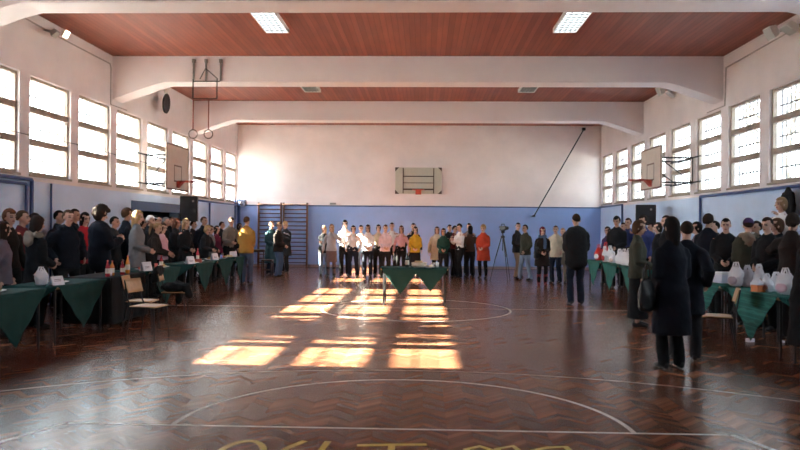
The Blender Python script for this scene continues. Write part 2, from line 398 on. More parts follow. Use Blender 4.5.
# court markings (painted, 1 mm proud)
def line_strip(name, pts, w, mat, closed=False):
    b = MB(); P = [Vector((p[0], p[1], 0)) for p in pts]; n = len(P); L = []
    for i in range(n):
        a = P[(i-1) % n] if closed else P[max(i-1, 0)]; c = P[(i+1) % n] if closed else P[min(i+1, n-1)]
        t = (c-a).normalized(); q = Vector((-t.y, t.x, 0))*w/2; L.append((P[i]+q, P[i]-q))
    vs = []
    for p, q in L: vs += [(p.x, p.y, .0008), (q.x, q.y, .0008), (p.x, p.y, .0016), (q.x, q.y, .0016)]
    fs = []
    for i in range(n if closed else n-1):
        a, c = 4*i, 4*((i+1) % n)
        fs += [(a+2, a+3, c+3, c+2), (a, c, c+1, a+1), (a, a+2, c+2, c), (a+1, c+1, c+3, a+3)]
    return b.add(vs, fs).obj(name, mat)
KX, CX = -.17, -.15
fl = [on_floor(66, 423), on_floor(730, 436)]
k0, k1 = Vector((-2.80, 5.57)), Vector((2.34, 5.57))
arc = lambda cx, cy, r, a0, a1, n: [(cx+r*math.cos(math.radians(a0+(a1-a0)*i/n)), cy+r*math.sin(math.radians(a0+(a1-a0)*i/n))) for i in range(n+1)]
struct(line_strip('floor_marking_line_1', [(k0.x, k0.y), (k1.x, k1.y)], .035, M_LINE), 'white free throw line')
struct(line_strip('floor_marking_line_2', [(k0.x-.03, k0.y), (-3.35, 4.3), (-4.2, 1.2)], .05, M_LINE), 'white key side line')
struct(line_strip('floor_marking_line_3', [(k1.x+.03, k1.y), (2.85, 4.3), (3.7, 1.2)], .05, M_LINE), 'white key side line')
struct(line_strip('floor_marking_line_4', arc(KX, 5.57, 1.8, 0, 180, 48), .04, M_LINE), 'white half circle above the free throw line')
struct(line_strip('floor_marking_line_5', arc(KX, 1.5, 6.35, 8, 172, 72), .035, plain('worn_line_paint', (.34, .25, .21), .3)), 'faded white three point arc')
struct(line_strip('floor_marking_line_6', arc(CX, 13.75, 1.8, 0, 360, 64)[:-1], .04, M_LINE, True), 'white centre circle')
struct(line_strip('floor_marking_line_7', [(XL+.6, 13.9), (XR-.6, 13.9)], .04, MC['worn_line_paint']), 'faded white halfway line')
# yellow lettering at the picture's lower edge
def pl(px, py): p = on_floor(px, py); return (p.x, p.y)
def letter(pts, closed=False):
    return tag(line_strip('floor_letter', pts, .045, M_YEL, closed), None, None)
base = pl(250, 441); cx, cy = base[0], base[1]-.42
lets = [[(cx+.17*math.cos(a), cy+.42*math.sin(a)) for a in np.linspace(0, 2*PI, 28, endpoint=False)]]
let_root = empty('floor_lettering', (0, 0, 0), 0, 'yellow painted lettering on the parquet below the free throw line', 'floor lettering'); let_root['kind'] = 'structure'
def L_(pts, closed=False): o = line_strip('letter', pts, .05, M_YEL, closed); o.parent = let_root
L_(lets[0], True)
def strokes(px, py, segs):
    o = pl(px, py)
    for sg in segs: L_([(o[0]+x, o[1]+y) for x, y in sg])
strokes(305, 441, [[(0, 0), (-.10, -.18), (-.16, -.45), (-.12, -.8)], [(.17, .0), (.14, -.3), (.12, -.8)], [(-.14, -.4), (.13, -.4)]])
strokes(357, 445.5, [[(0, 0), (.24, .03), (.5, .05)], [(.25, .03), (.25, -.8)]])
strokes(466, 447, [[(-.02, -.8), (0, -.05), (.1, .02), (.18, -.06), (.2, -.5)], [(.2, -.5), (.22, -.03), (.34, .04), (.38, -.1), (.4, -.8)]])
strokes(530, 448, [[(0, -.75), (.02, -.05), (.14, .02), (.26, .04), (.3, -.2), (.28, -.4), (.04, -.42)]])

# outside: pale yard and bare trees
struct(MB().box((-90, -70, -.6), (XL-TH-1.9, 110, -.4)).obj('ground_outside', plain('pale_yard', (.42, .41, .38), .9, var=.1, vscale=.3)))
struct(MB().box((XR+TH+.05, -70, -.6), (90, 110, -.4)).obj('ground_yard', MC['pale_yard']))
def bare_tree(x, y, h, seed, label, spread=1.0, n=4):
    r = random.Random(seed); root = empty('bare_tree', (x, y, -.4), 0, label, 'tree', 'trees outside the windows')
    tr = MB(); tr.loft([(0, 0, -.05), (.05, 0, h*.2), (0, .05, h*.42)], [.2, .15, .12], n=8); tr.obj('trunk', plain('bark', (.10, .085, .07), .9), root)
    br = MB()
    def grow(p, d, l, rad, lv):
        q = p + d*l; br.loft([p, (p+q)/2 + Vector((r.uniform(-1, 1), r.uniform(-1, 1), 0))*l*.06, q], [rad, rad*.8, rad*.55], n=5, caps=False)
        if lv == 0: return
        for _ in range(n):
            nd = (d + Vector((r.uniform(-1, 1), r.uniform(-1, 1), r.uniform(-.25, .7)))*.8*spread).normalized()
            grow(q if r.random() < .6 else p+d*l*r.uniform(.5, 1), nd, l*r.uniform(.6, .8), rad*.55, lv-1)
    for _ in range(5):
        grow(Vector((0, 0, h*.4)), Vector((r.uniform(-.6, .6), r.uniform(-.6, .6), 1)).normalized(), h*.24, .1, 4)
    br.obj('branches', MC['bark'], root)
def cypress(x, y, h, r, label):  # unseen tree added outside to block sun from chosen floor patches
    root = empty('shade_cypress', (x, y, -.4), 0, label, 'tree', 'trees outside the windows')
    MB().loft([(0, 0, -.05), (0, 0, h*.5)], [.16, .1], n=8).obj('trunk', plain('bark', (.10, .085, .07), .9), root)
    b = MB(); rr = random.Random(3)
    for i in range(2600):
        z = h*(.06 + .94*rr.random()); q = r*(1-(z/h)**3)**.6*(.35+.65*rr.random()**.5); a = rr.uniform(0, 2*PI)
        p = Vector((q*math.cos(a), q*math.sin(a), z)); up = Vector((math.cos(a)*.5, math.sin(a)*.5, 1))*.32; sd = Vector((-math.sin(a), math.cos(a), 0))*.11
        b.add([p-sd, p+sd, p+up, p+up*.4+Vector((math.cos(a), math.sin(a), 0))*.08], [(0, 1, 2), (0, 3, 2), (1, 3, 2)])
    b.obj('foliage', plain('cypress_green', (.03, .07, .03), .9), root)
cypress(-13, 11.15, 12, 1.35, 'dense dark cypress added out of view to shade part of the sunny windows')
cypress(-13.5, 19.3, 11.5, .8, 'slimmer dark cypress added out of view to shade the far sunny windows')
bare_tree(19, 24, 9, 5, 'bare tree outside the barred windows near the end wall')
bare_tree(17, 34, 10, 9, 'bare tree outside the barred windows, furthest off')

# ------------------------------------------------------------------ people
def solidify(mb, voxel, name, smooth=3, disp=0, dscale=.12):
    me = mb.mesh(name); o = bpy.data.objects.new('tmp', me); C.objects.link(o)
    r = o.modifiers.new('r', 'REMESH'); r.mode = 'VOXEL'; r.voxel_size = voxel
    if smooth: s = o.modifiers.new('s', 'SMOOTH'); s.iterations = smooth; s.factor = .5
    if disp:
        tx = bpy.data.textures.get('folds%.2f' % dscale) or bpy.data.textures.new('folds%.2f' % dscale, 'CLOUDS'); tx.noise_scale = dscale; tx.noise_depth = 2
        d = o.modifiers.new('d', 'DISPLACE'); d.texture = tx; d.strength = disp; d.mid_level = .5; d.texture_coords = 'LOCAL'
    dg = bpy.context.evaluated_depsgraph_get(); m2 = bpy.data.meshes.new_from_object(o.evaluated_get(dg))
    bpy.data.objects.remove(o); bpy.data.meshes.remove(me); m2.name = name
    for p in m2.polygons: p.use_smooth = True
    return m2
V = Vector
POSES = {   # wrists (x, y, z), lean, head yaw, head pitch, feet; the figure faces -y
 'stand':  dict(l=(.27, -.03, .86), r=(-.27, -.02, .86)),
 'standb': dict(l=(.25, -.10, .88), r=(-.28, .04, .87), hy=.5, feet=((.13, -.05), (-.10, .04))),
 'clasp':  dict(l=(.07, -.22, .98), r=(-.07, -.23, .99), hp=.15),
 'cross':  dict(l=(-.10, -.24, 1.17), r=(.10, -.21, 1.14), hy=-.35),
 'phone':  dict(l=(.09, -.30, 1.22), r=(-.09, -.30, 1.20), hp=.35, feet=((.11, -.06), (-.11, .03))),
 'pocket': dict(l=(.24, -.07, .96), r=(-.24, -.07, .96), hy=.25, feet=((.14, 0), (-.12, .02))),
 'mouth':  dict(l=(.10, -.22, 1.42), r=(-.27, -.02, .87), hy=-.4),
 'lean':   dict(l=(.14, -.38, 1.0), r=(-.12, -.36, 1.02), lean=.22, hp=.4),
 'reach':  dict(l=(.14, -.40, 1.08), r=(-.27, -.06, .90), lean=.12, hp=.3, hy=.3),
 'walk':   dict(l=(.24, -.20, .92), r=(-.26, .14, .90), feet=((.09, .14), (-.09, -.14))),
 'side':   dict(l=(.27, -.03, .87), r=(-.20, -.22, 1.0), hy=-.9),
 'photo':  dict(l=(.08, -.24, 1.45), r=(-.08, -.24, 1.45)),
 'lift':   dict(l=(.36, -.34, 1.28), r=(-.24, -.1, .95), hy=.3),
}
def ik(a, c, l1, l2, pole):
    a, c = V(a), V(c); d = c-a; L = min(d.length, (l1+l2)*.999); n = d.normalized()
    x = (l1*l1-l2*l2+L*L)/(2*L); h = math.sqrt(max(l1*l1-x*x, 0)); pd = V(pole); pd -= n*pd.dot(n); pd.normalize()
    return a+n*x+pd*h, a+n*L
def rig(pose, fem):
    q = POSES[pose]; lean = q.get('lean', 0); J = {}
    u = V((0, -math.sin(lean), math.cos(lean))); P = V((0, .02*(lean > 0), .93)); J['P'] = P; J['u'] = u
    for k, d in (('waist', .15), ('chest', .34), ('sh', .48), ('neck', .535)): J[k] = P+u*d
    J['hb'] = J['neck'] + (u+V((0, -.25, .4))).normalized()*.075
    J['head'] = J['hb'] + V((0, -.012, .085))
    J['HM'] = Matrix.Translation(J['head']) @ Matrix.Rotation(q.get('hy', 0), 4, 'Z') @ Matrix.Rotation(q.get('hp', 0), 4, 'X')
    w = .145 if fem else .172
    ft = q.get('feet', ((.10, 0), (-.10, 0)))
    for s, k in ((1, 'l'), (-1, 'r')):
        S = J['sh'] + V((s*w, 0, -.045)); J['S'+k] = S
        J['E'+k], J['W'+k] = ik(S, q[k], .285, .26, (s*.5, .8, -.5))
        H = P + V((s*.085, 0, -.02)); fx, fy = ft[0 if s > 0 else 1]; A = V((fx, fy, .085))
        J['H'+k] = H; J['K'+k], J['A'+k] = ik(H, A, .419, .419, (s*.1, -1, 0))
    return J
_MESH = {}
def cached(key, fn):
    if key not in _MESH: _MESH[key] = fn()
    return _MESH[key]
def body_mesh(pose, fem):
    J = rig(pose, fem); b = MB(); u = J['u']; X = (1, 0, 0)
    sw = .135 if fem else .15
    b.loft([J['P']-u*.07, J['P'], J['waist'], J['chest'], J['sh']-u*.03, J['sh']+u*.02], [(.145, .095), (.16, .105), (.125, .088), (sw, .10), (sw, .085), (.10, .06)], X, 14)
    b.loft([J['sh'], J['neck'], J['hb']], [.062, .050, .050], X, 10)
    for s, k in ((1, 'l'), (-1, 'r')):
        b.loft([J['sh']+V((s*.06, 0, -.02)), J['S'+k], (J['S'+k]+J['E'+k])/2, J['E'+k]], [.05, .052, .043, .036], None, 10)
        b.loft([J['E'+k], (J['E'+k]*.6+J['W'+k]*.4), J['W'+k]], [.036, .037, .025], None, 10)
        b.loft([J['H'+k], (J['H'+k]+J['K'+k])/2, J['K'+k]], [.085, .072, .055], X, 10)
        b.loft([J['K'+k], J['K'+k]*.65+J['A'+k]*.35, J['A'+k]], [.052, .056, .036], X, 10)
        A = J['A'+k]; b.loft([A+V((0, .03, -.045)), A+V((0, -.06, -.05)), A+V((s*.01, -.15, -.06))], [(.032, .03), (.038, .028), (.036, .018)], X, 8)
        # hand: palm, four unequal bent fingers, thumb from the side of the palm
        W = J['W'+k]; d = (W-J['E'+k]).normalized(); inn = V((-s, 0, 0)); inn = (inn-d*inn.dot(d)).normalized(); fw = d.cross(inn)
        if fw.y > 0: fw = -fw
        b.loft([W, W+d*.045, W+d*.085], [(.024, .018), (.036, .015), (.038, .014)], fw, 10)
        for i, L in enumerate((.068, .077, .072, .056)):
            r0 = W+d*.08+fw*(.030-.020*i); r1 = r0+(d+inn*.25).normalized()*L*.5; r2 = r1+(d*.6+inn*.8).normalized()*L*.5
            b.loft([r0-d*.02, r0, r1, r2], [.0095, .009, .0085, .0075], None, 6)
        t0 = W+d*.025+fw*.026; t1 = t0+(d*.7+fw*.75+inn*.2).normalized()*.038; t2 = t1+(d+inn*.35).normalized()*.03
        b.loft([t0, t1, t2], [.0125, .0105, .0085], None, 6)
    # head
    M = J['HM']; Rm = M.to_3x3(); T = lambda x, y, z: M @ V((x, y, z))
    b.ell(T(0, .012, .028), (.074, .093, .088), 18, 12, Rm); b.ell(T(0, -.020, -.032), (.058, .062, .078), 16, 10, Rm)
    b.ell(T(0, -.055, -.085), (.026, .022, .02), 10, 8, Rm)
    b.loft([T(0, -.082, .012), T(0, -.095, -.012), T(0, -.105, -.028)], [.009, .011, .015], None, 8)
    b.ell(T(0, -.076, -.058), (.024, .014, .012), 10, 8, Rm)
    for s in (1, -1):
        b.ell(T(s*.030, -.074, .022), (.022, .012, .008), 8, 6, Rm); b.ell(T(s*.076, .012, -.012), (.010, .019, .032), 8, 8, Rm)
    me = solidify(b, .0085, 'person_body', 2)
    Mi = M.inverted(); co = np.array([v.co for v in me.vertices]); mi = []
    co4 = np.c_[co, np.ones(len(co))] @ np.array(Mi).T
    for p in me.polygons:
        c = co4[list(p.vertices)].mean(0); k = 0
        if c[1] < -.055 and c[2] > -.1:
            if abs(abs(c[0])-.031) < .014 and abs(c[2]-.002) < .007: k = 1
            elif abs(c[0]) < .024 and abs(c[2]+.058) < .008: k = 2
            elif abs(abs(c[0])-.031) < .021 and abs(c[2]-.024) < .005: k = 3
        mi.append(k)
    for _ in range(4): me.materials.append(None)
    me.polygons.foreach_set('material_index', mi)
    return me
def top_mesh(pose, fem, kind):
    J = rig(pose, fem); b = MB(); u = J['u']; X = (1, 0, 0); sw = .135 if fem else .155
    g = {'shirt': .012, 'sweater': .024, 'jacket': .042, 'puffer': .056, 'coat': .042, 'longcoat': .042}[kind]
    hem = {'shirt': -.03, 'sweater': -.07, 'jacket': -.13, 'puffer': -.14, 'coat': -.14, 'longcoat': -.14}[kind]
    P = J['P']
    hw = .155
    pts = [P+u*hem, P+u*.0, J['waist'], J['chest'], J['sh']-u*.03, J['sh']+u*.03]
    rad = [(hw+g+.01, .105+g+.01), (hw+g, .105+g), ((.122 if fem else .14)+g, .092+g), (sw+g*.9, .106+g), (sw*.80+g*.5, .082+g*.6), (.075+g*.2, .060+g*.3)]
    b.loft(pts, rad, X, 18, caps=False)
    if kind == 'puffer':
        for i in range(7):
            c = P+u*(hem+.04+i*.085); b.loft([c-u*.02, c+u*.02], [(hw+g+.014-.004*abs(i-3), .105+g+.012)]*2, X, 18)
    if kind in ('coat', 'longcoat'):
        z = .58 if kind == 'coat' else .40
        b.loft([V((0, P.y, z)), V((0, P.y, .75)), P+u*.02], [(.235, .19), (.215, .165), (hw+g, .105+g)], X, 20, caps=False)
    b.loft([J['sh']+u*.0, J['neck'], J['neck']+u*.02+V((0, -.01, 0))], [(.085+g*.5, .07+g*.4), (.066+g*.5, .06+g*.4), (.060+g*.4, .056+g*.4)], X, 12, caps=False)
    for s, k in ((1, 'l'), (-1, 'r')):
        S, E, W = J['S'+k], J['E'+k], J['W'+k]
        b.loft([S+V((-s*.05, 0, .012)), S+V((-s*.012, 0, -.012)), S.lerp(E, .22), (S+E)/2, E, (E+W)/2, W+(E-W)*.06], [.040+g*.5, .050+g*.6, .052+g*.7, .048+g*.7, .043+g*.7, .039+g*.6, .030+g*.7], None, 12)
        b.loft([J['neck']+V((s*.02, .01, -.01)), S+V((-s*.05, 0, .010))], [.045+g*.3, .038+g*.5], None, 12)
        if kind == 'puffer':
            for q in (.15, .45, .75): 
                c = S.lerp(E, q); c2 = E.lerp(W, q); b.ell(c, (.095, .095, .06), 10, 8); b.ell(c2, (.083, .083, .055), 10, 8)
    return solidify(b, .015, kind, 2, disp=.03 if kind != 'shirt' else .018, dscale=.13)
def hood_mesh(pose, fem):
    J = rig(pose, fem); b = MB(); n = J['neck']
    b.loft([n+V((.11, -.02, -.02)), n+V((.10, .07, .0)), n+V((0, .13, .0)), n+V((-.10, .07, .0)), n+V((-.11, -.02, -.02))], [.045, .055, .065, .055, .045], None, 10)
    b.ell(n+V((0, .13, -.08)), (.11, .05, .12), 12, 8)
    return solidify(b, .014, 'hood', 2, .03, .05)
def scarf_mesh(pose, fem):
    J = rig(pose, fem); b = MB(); n = J['neck']; pts = []
    for i in range(17):
        a = 2*PI*i/16; pts.append(n+V((.085*math.sin(a), -.01-.085*math.cos(a), .005+.018*math.sin(2*a))))
    b.loft(pts, [.042]*17, None, 8)
    b.loft([n+V((.04, -.11, 0)), n+V((.055, -.15, -.15)), n+V((.05, -.155, -.36))], [(.04, .02), (.05, .02), (.05, .016)], (1, 0, 0), 10)
    return solidify(b, .012, 'scarf', 2, .02, .05)
def bottom_mesh(pose, fem, kind):
    J = rig(pose, fem); b = MB(); X = (1, 0, 0); P = J['P']; g = {'trousers': .014, 'leggings': .006, 'skirt': .006, 'longskirt': .006}[kind]
    b.loft([P+V((0, 0, -.10)), P+V((0, 0, -.02)), P+V((0, 0, .10))], [(.158+g, .112+g), (.16+g, .11+g), (.132+g, .096+g)], X, 14)
    if kind in ('skirt', 'longskirt'):
        z = .50 if kind == 'skirt' else .14
        b.loft([V((0, P.y, z)), P+V((0, 0, -.05)), P+V((0, 0, .08))], [(.20, .17), (.172, .125), (.14, .1)], X, 18, caps=False)
        if kind == 'longskirt': return solidify(b, .015, kind, 2, .02)
        g = .006
    for k in 'lr':
        H, K, A = J['H'+k], J['K'+k], J['A'+k]; w = .016 if kind == 'trousers' else 0
        b.loft([H, (H+K)/2, K], [.088+g, .074+g, .057+g], X, 12); b.loft([K, K*.6+A*.4, A+V((0, 0, .02))], [.057+g, .056+g, .040+g+w], X, 12)
        if kind == 'trousers': b.loft([A+V((0, .005, .04)), A+V((0, 0, -.045))], [(.062, .066), (.064, .070)], X, 12, caps=False)
    return solidify(b, .014, kind, 2, .022, .11)
def shoe_mesh(pose, fem, k, kind):
    J = rig(pose, fem); A = J['A'+k]; s = 1 if k == 'l' else -1; b = MB(); X = (1, 0, 0)
    b.loft([V((A.x, A.y+.055, .045)), V((A.x, A.y-.01, .055)), V((A.x+s*.008, A.y-.10, .036)), V((A.x+s*.01, A.y-.155, .028))], [(.032, .040), (.038, .050), (.042, .036), (.034, .026)], X, 12)
    if kind == 'boot': b.loft([V((A.x, A.y+.01, .04)), V((A.x, A.y+.005, .18)), A.lerp(J['K'+k], .6)], [.052, .056, .068], X, 12)
    me = solidify(b, .010, kind, 2)
    for v in me.vertices: v.co.z = max(v.co.z, .002)
    return me
def hair_mesh(style):
    r = random.Random(style); b = MB(); n, m = 36, 24; vs = []; fs = []
    big = {'curly': 1.42, 'beanie': 1.08, 'long': 1.04, 'bob': 1.06, 'fluffy': 1.14}.get(style, 1.0)
    for i in range(m+1):
        a = -PI/2+PI*i/m
        for k in range(n):
            t = 2*PI*k/n; d = V((math.cos(a)*math.cos(t), math.cos(a)*math.sin(t), math.sin(a)))
            w = 1 + .022*math.sin(9*t+1.3*math.sin(4*a)) + (.05*math.sin(5*t+2*a)*math.sin(6*a+1) if style == 'curly' else 0) + r.uniform(-.012, .012)*(2.2 if style in ('curly', 'fluffy') else 1)
            v = V((d.x*.080, d.y*.101, d.z*.103))*big*w + V((0, .014, .022))
            lim = {'short': .022, 'cap': .022, 'tail': .0, 'curly': -.2, 'fluffy': .0}.get(style, -2) - (max(0, v.y)*.8 if style in ('short', 'cap', 'fluffy', 'tail') else 0)
            face = v.y < (-.012 if style != 'beanie' else .0) and v.z < .066 + .25*abs(v.x)*(v.y > -.06)
            if style in ('long', 'bob', 'veil') and abs(v.x) > .058 and v.z < .05: face = v.y < -.058
            if style == 'beanie': face = v.z < .03
            if style == 'hooded': face = v.y < -.05 and v.z < .06
            if face or v.z < lim: v = V((v.x*.62, v.y*.62, v.z*.62 if v.z < 0 else v.z*.75))
            elif v.z < 0 and style in ('long', 'bob', 'veil', 'hooded'):
                L = {'long': 3.1, 'bob': 1.4, 'veil': 2.6, 'hooded': 1.6}[style]; q = -v.z
                v = V((v.x*(1+q*1.2), v.y*(1+q*.2)+q*.25, v.z*L))
            vs.append(v)
    for i in range(m):
        for k in range(n): fs.append((i*n+k, i*n+(k+1) % n, (i+1)*n+(k+1) % n, (i+1)*n+k))
    b.add(vs, fs)
    if style == 'tail': b.loft([V((0, .10, .05)), V((0, .16, .02)), V((0, .15, -.10)), V((0, .12, -.2))], [.022, .035, .032, .012], None, 8)
    if style == 'cap': b.loft([V((0, -.06, .07)), V((0, -.15, .055))], [(.06, .008), (.045, .006)], (1, 0, 0), 10)
    if style == 'bun': b.ell((0, .10, .07), (.04, .04, .04))
    me = b.mesh('hair', True); return me
SKIN = [plain('skin_%d' % i, c, .55, var=.06) for i, c in enumerate([(.62, .38, .29), (.68, .43, .33), (.52, .31, .23), (.60, .35, .27)])]
M_EYE = plain('eye_dark', (.03, .022, .02), .3); M_LIP = plain('lip', (.42, .14, .12), .5)
HAIRC = {'black': (.012, .010, .010), 'dark': (.028, .018, .014), 'brown': (.09, .048, .028), 'auburn': (.14, .05, .025), 'blonde': (.48, .31, .15), 'grey': (.28, .26, .25), 'light': (.30, .19, .10)}
COL = {'black': (.007, .007, .008), 'navy': (.008, .010, .018), 'charcoal': (.024, .024, .027), 'white': (.85, .83, .82), 'cream': (.62, .55, .42), 'grey': (.20, .20, .21), 'ltgrey': (.42, .40, .42),
       'jeans': (.09, .14, .23), 'ltjeans': (.24, .31, .42), 'dkjeans': (.012, .017, .032), 'red': (.45, .02, .03), 'darkred': (.14, .02, .025), 'burgundy': (.16, .02, .05), 'orange': (.50, .06, .03),
       'ochre': (.40, .20, .045), 'mustard': (.60, .36, .03), 'pink': (.66, .40, .45), 'ltpink': (.78, .60, .62), 'olive': (.055, .055, .038), 'brown': (.10, .06, .04), 'dkbrown': (.022, .015, .013), 'beige': (.26, .22, .18),
       'green': (.02, .07, .05), 'teal': (.03, .075, .09), 'blue': (.04, .06, .20), 'bootred': (.20, .018, .03), 'purple': (.06, .03, .10), 'grape': (.15, .125, .16), 'tan': (.28, .21, .15), 'stripe': (.17, .12, .12)}
def slot(o, i, m):
    while len(o.data.materials) <= i: o.data.materials.append(None)
    o.material_slots[i].link = 'OBJECT'; o.material_slots[i].material = m
_pi = [0]
def person(x, y, rot, h, label, pose='stand', fem=True, hair='short', hc='dark', top='jacket', tc='black', bot='trousers', bc='black', sc='black', shoe='shoe', group=None, extra=(), hatc=None, z=0, skin=None):
    _pi[0] += 1; body = link('person', cached(('b', pose, fem), lambda: body_mesh(pose, fem)))
    body.location = (x, y, z); s = h/1.735; body.scale = (s, s, s); body.rotation_euler = (0, 0, math.radians(rot))
    tag(body, label, 'person', group)
    hcol = plain('hair_'+hc, HAIRC[hc], .85, spec=.15)
    for i, m in enumerate((SKIN[(_pi[0]*7) % 4 if skin is None else skin], M_EYE, M_LIP, hcol)): slot(body, i, m)
    def part(name, key, fn, m, mat=None):
        o = link(name, cached(key, fn), body); slot(o, 0, m)
        if mat: o.matrix_basis = mat
        return o
    part({'jacket': 'jacket', 'puffer': 'padded_jacket', 'longcoat': 'coat'}.get(top, top), ('t', pose, fem, top), lambda: top_mesh(pose, fem, top), cloth(COL[tc]))
    part({'longskirt': 'long_skirt'}.get(bot, bot), ('p', pose, fem, bot), lambda: bottom_mesh(pose, fem, bot), cloth(COL[bc]))
    for k in 'lr': part(shoe, ('s', pose, fem, k, shoe), lambda: shoe_mesh(pose, fem, k, shoe), leather(COL[sc]))
    HM = rig(pose, fem)['HM']
    if hair == 'beanie':
        part('hair', ('h', 'short'), lambda: hair_mesh('short'), hcol, HM); part('knitted_hat', ('h', 'beanie'), lambda: hair_mesh('beanie'), cloth(COL[hatc or 'purple']), HM)
    elif hair == 'cap':
        part('hair', ('h', 'short'), lambda: hair_mesh('short'), hcol, HM); part('cap', ('h', 'cap'), lambda: hair_mesh('cap'), cloth(COL[hatc or 'white']), HM @ Matrix.Scale(1.06, 4))
    elif hair in ('hooded', 'veil'):
        part('hood' if hair == 'hooded' else 'headscarf', ('h', hair), lambda: hair_mesh(hair), cloth(COL[hatc or 'dkbrown']), HM @ Matrix.Scale(1.12, 4))
    else: part('hair', ('h', hair), lambda: hair_mesh(hair), hcol, HM)
    for kind, c in extra:
        if kind == 'scarf': part('scarf', ('sc', pose, fem), lambda: scarf_mesh(pose, fem), cloth(COL[c]))
        if kind == 'hood': part('hood', ('ho', pose, fem), lambda: hood_mesh(pose, fem), cloth(COL[c]))
    return body
QUEUE = []
def by_wall(px, x, topy, rot, label, **k):      # someone at distance x from the hall's axis, seen at column px
    QUEUE.append([px, y_for(px, x), topy, rot, label, k, True])
def by_feet(px, feet, topy, rot, label, **k):   # someone whose feet show
    QUEUE.append([px, on_floor(px, feet-1.0).y, topy, rot, label, k, False])
def blocked(x, y):
    return any(abs(x-(XIL-.35)) < .35+.27 and a-.2 < y < c+.2 for a, c, d in LT) or any(abs(x-(XIR+.35)) < .35+.27 and q[0]-.2 < y < q[1]+.2 for q in RT)
def seat_people():                              # nobody stands inside a neighbour or a table: the one behind steps back along the line of sight
    for it in range(400):
        moved = False
        for A in QUEUE:
            if A[6]:
                p = at_y(A[0], 225, A[1])
                if blocked(p.x, A[1]): A[1] += .04; moved = True
        for i in range(len(QUEUE)):
            for j in range(len(QUEUE)):
                A, B = QUEUE[i], QUEUE[j]
                if i == j or (A[1], i) > (B[1], j): continue
                a, b = at_y(A[0], 225, A[1]), at_y(B[0], 225, B[1]); d = math.hypot(a.x-b.x, a.y-b.y)
                if d < .50:
                    st = .03; nb = at_y(B[0], 225, B[1]+st)
                    if nb.x > XL+.36 and nb.x < XR-.36 and nb.y < YB-.5: B[1] += st; moved = True
                    else:
                        na = at_y(A[0], 225, A[1]-st)
                        if not blocked(na.x, na.y): A[1] -= st; moved = True
        if not moved: break
    for px, y, topy, rot, label, k, w in QUEUE:
        P = at_y(px, topy, y); person(P.x, y, rot, min(max(P.z, 1.48), 1.93), label, **k)

# ------------------------------------------------------------------ tables and cloths
def table(name, loc, rz, L, W, label, group, h=.745):
    t = empty(name, loc, rz, label, 'table', group)
    MB().box((-L/2, -W/2, h-.03), (L/2, W/2, h)).obj('tabletop', M_WOODCH, t, bevel=.004)
    a = MB(); y = W/2-.05
    a.box((-L/2+.06, -y-.01, h-.08), (L/2-.06, -y+.01, h-.03)); a.box((-L/2+.06, y-.01, h-.08), (L/2-.06, y+.01, h-.03)); a.box((-L/2+.05, -y, h-.08), (-L/2+.07, y, h-.03)); a.box((L/2-.07, -y, h-.08), (L/2-.05, y, h-.03))
    a.obj('frame', M_STEEL, t)
    for sx in (-1, 1):
        for sy in (-1, 1): MB().tube([(sx*(L/2-.06), sy*y, 0), (sx*(L/2-.06), sy*y, h-.03)], .017, 10).obj('leg', M_STEEL, t)
    return t
def cloth_on(name, loc, rz, L, W, flaps, label, mat, group, full=False, seed=1, backflap=.25):
    r = random.Random(seed); b = MB(); h = .752; L2, W2 = L/2+.012, W/2+.012
    def grid(nu, nv, f): 
        vs = [f(i/nu, j/nv) for i in range(nu+1) for j in range(nv+1)]
        b.add(vs, [(i*(nv+1)+j, (i+1)*(nv+1)+j, (i+1)*(nv+1)+j+1, i*(nv+1)+j+1) for i in range(nu) for j in range(nv)])
    grid(16, 8, lambda u, v: (-L2+2*L2*u, -W2+2*W2*v, h))
    ph = r.uniform(0, 6)
    for side, x0, x1, drop, ax in flaps:     # hanging corner of a square cloth laid diagonally
        def f(u, v, x0=x0, x1=x1, drop=drop, side=side):
            d = (drop*(1-abs(2*u-1)) if not full else drop) * v
            wv = .008*math.sin(u*(x1-x0)*22+ph)*v + (.02*math.sin(u*9+ph)*v if full else 0) + .012*v
            return (x0+(x1-x0)*u, side*(W2+wv), h-.018*min(1, v*8)*(1-abs(2*u-1) > 0) - d)
        grid(24, 12, f)
    for s in (-1, 1):                        # short fold over each end
        def g(u, v, s=s):
            q = 1-abs(2*u-1); return (s*(L2+.006*v), -W2+2*W2*u, h-(backflap*q+.02)*v if not full else h-flaps[0][3]*v)
        grid(12, 6, g)
    o = b.obj(name, mat, smooth=True); o.location = loc; o.rotation_euler = (0, 0, rz)
    s = o.modifiers.new('thickness', 'SOLIDIFY'); s.thickness = .003; s.offset = 1
    return tag(o, label, 'tablecloth', group)
TG, CG = 'trestle tables along the walls', 'green tablecloths hanging in points'
XIL, XIR = -4.8, 4.33
LT = [(7.55, 8.92, 'first in the window-side row, cut by the picture edge'), (9.2, 10.65, 'second in the row, under the curly haired person'), (10.8, 12.15, None), (12.35, 13.95, 'beside the chair heaped with a black coat'),
      (14.8, 16.2, 'below the blonde person in black'), (16.45, 17.85, 'below the person in burgundy'), (18.0, 18.95, 'last before the ochre jacket')]
for i, (a, c, d) in enumerate(LT):
    L = c-a; loc = (XIL-.35, (a+c)/2, 0)
    if d: 
        table('folding_table', loc, PI/2, L, .70, 'table under green cloth, ' + d, TG)
        cloth_on('tablecloth', loc, PI/2, L, .70, [(-1, -L/2+.02, L/2-.02, .62, 0)], 'dark green pointed cloth, ' + d, M_GREEN, CG, seed=i)
    else:
        table('folding_table', loc, PI/2, L, .70, 'table hidden under a floor-length black cloth behind the plywood chairs', TG)
        cloth_on('tablecloth', loc, PI/2, L, .70, [(-1, -L/2-.01, L/2+.01, .70, 0)], 'black floor-length cloth behind the plywood chairs', plain('black_cloth', (.005, .005, .006), .95), None, full=True, seed=i)
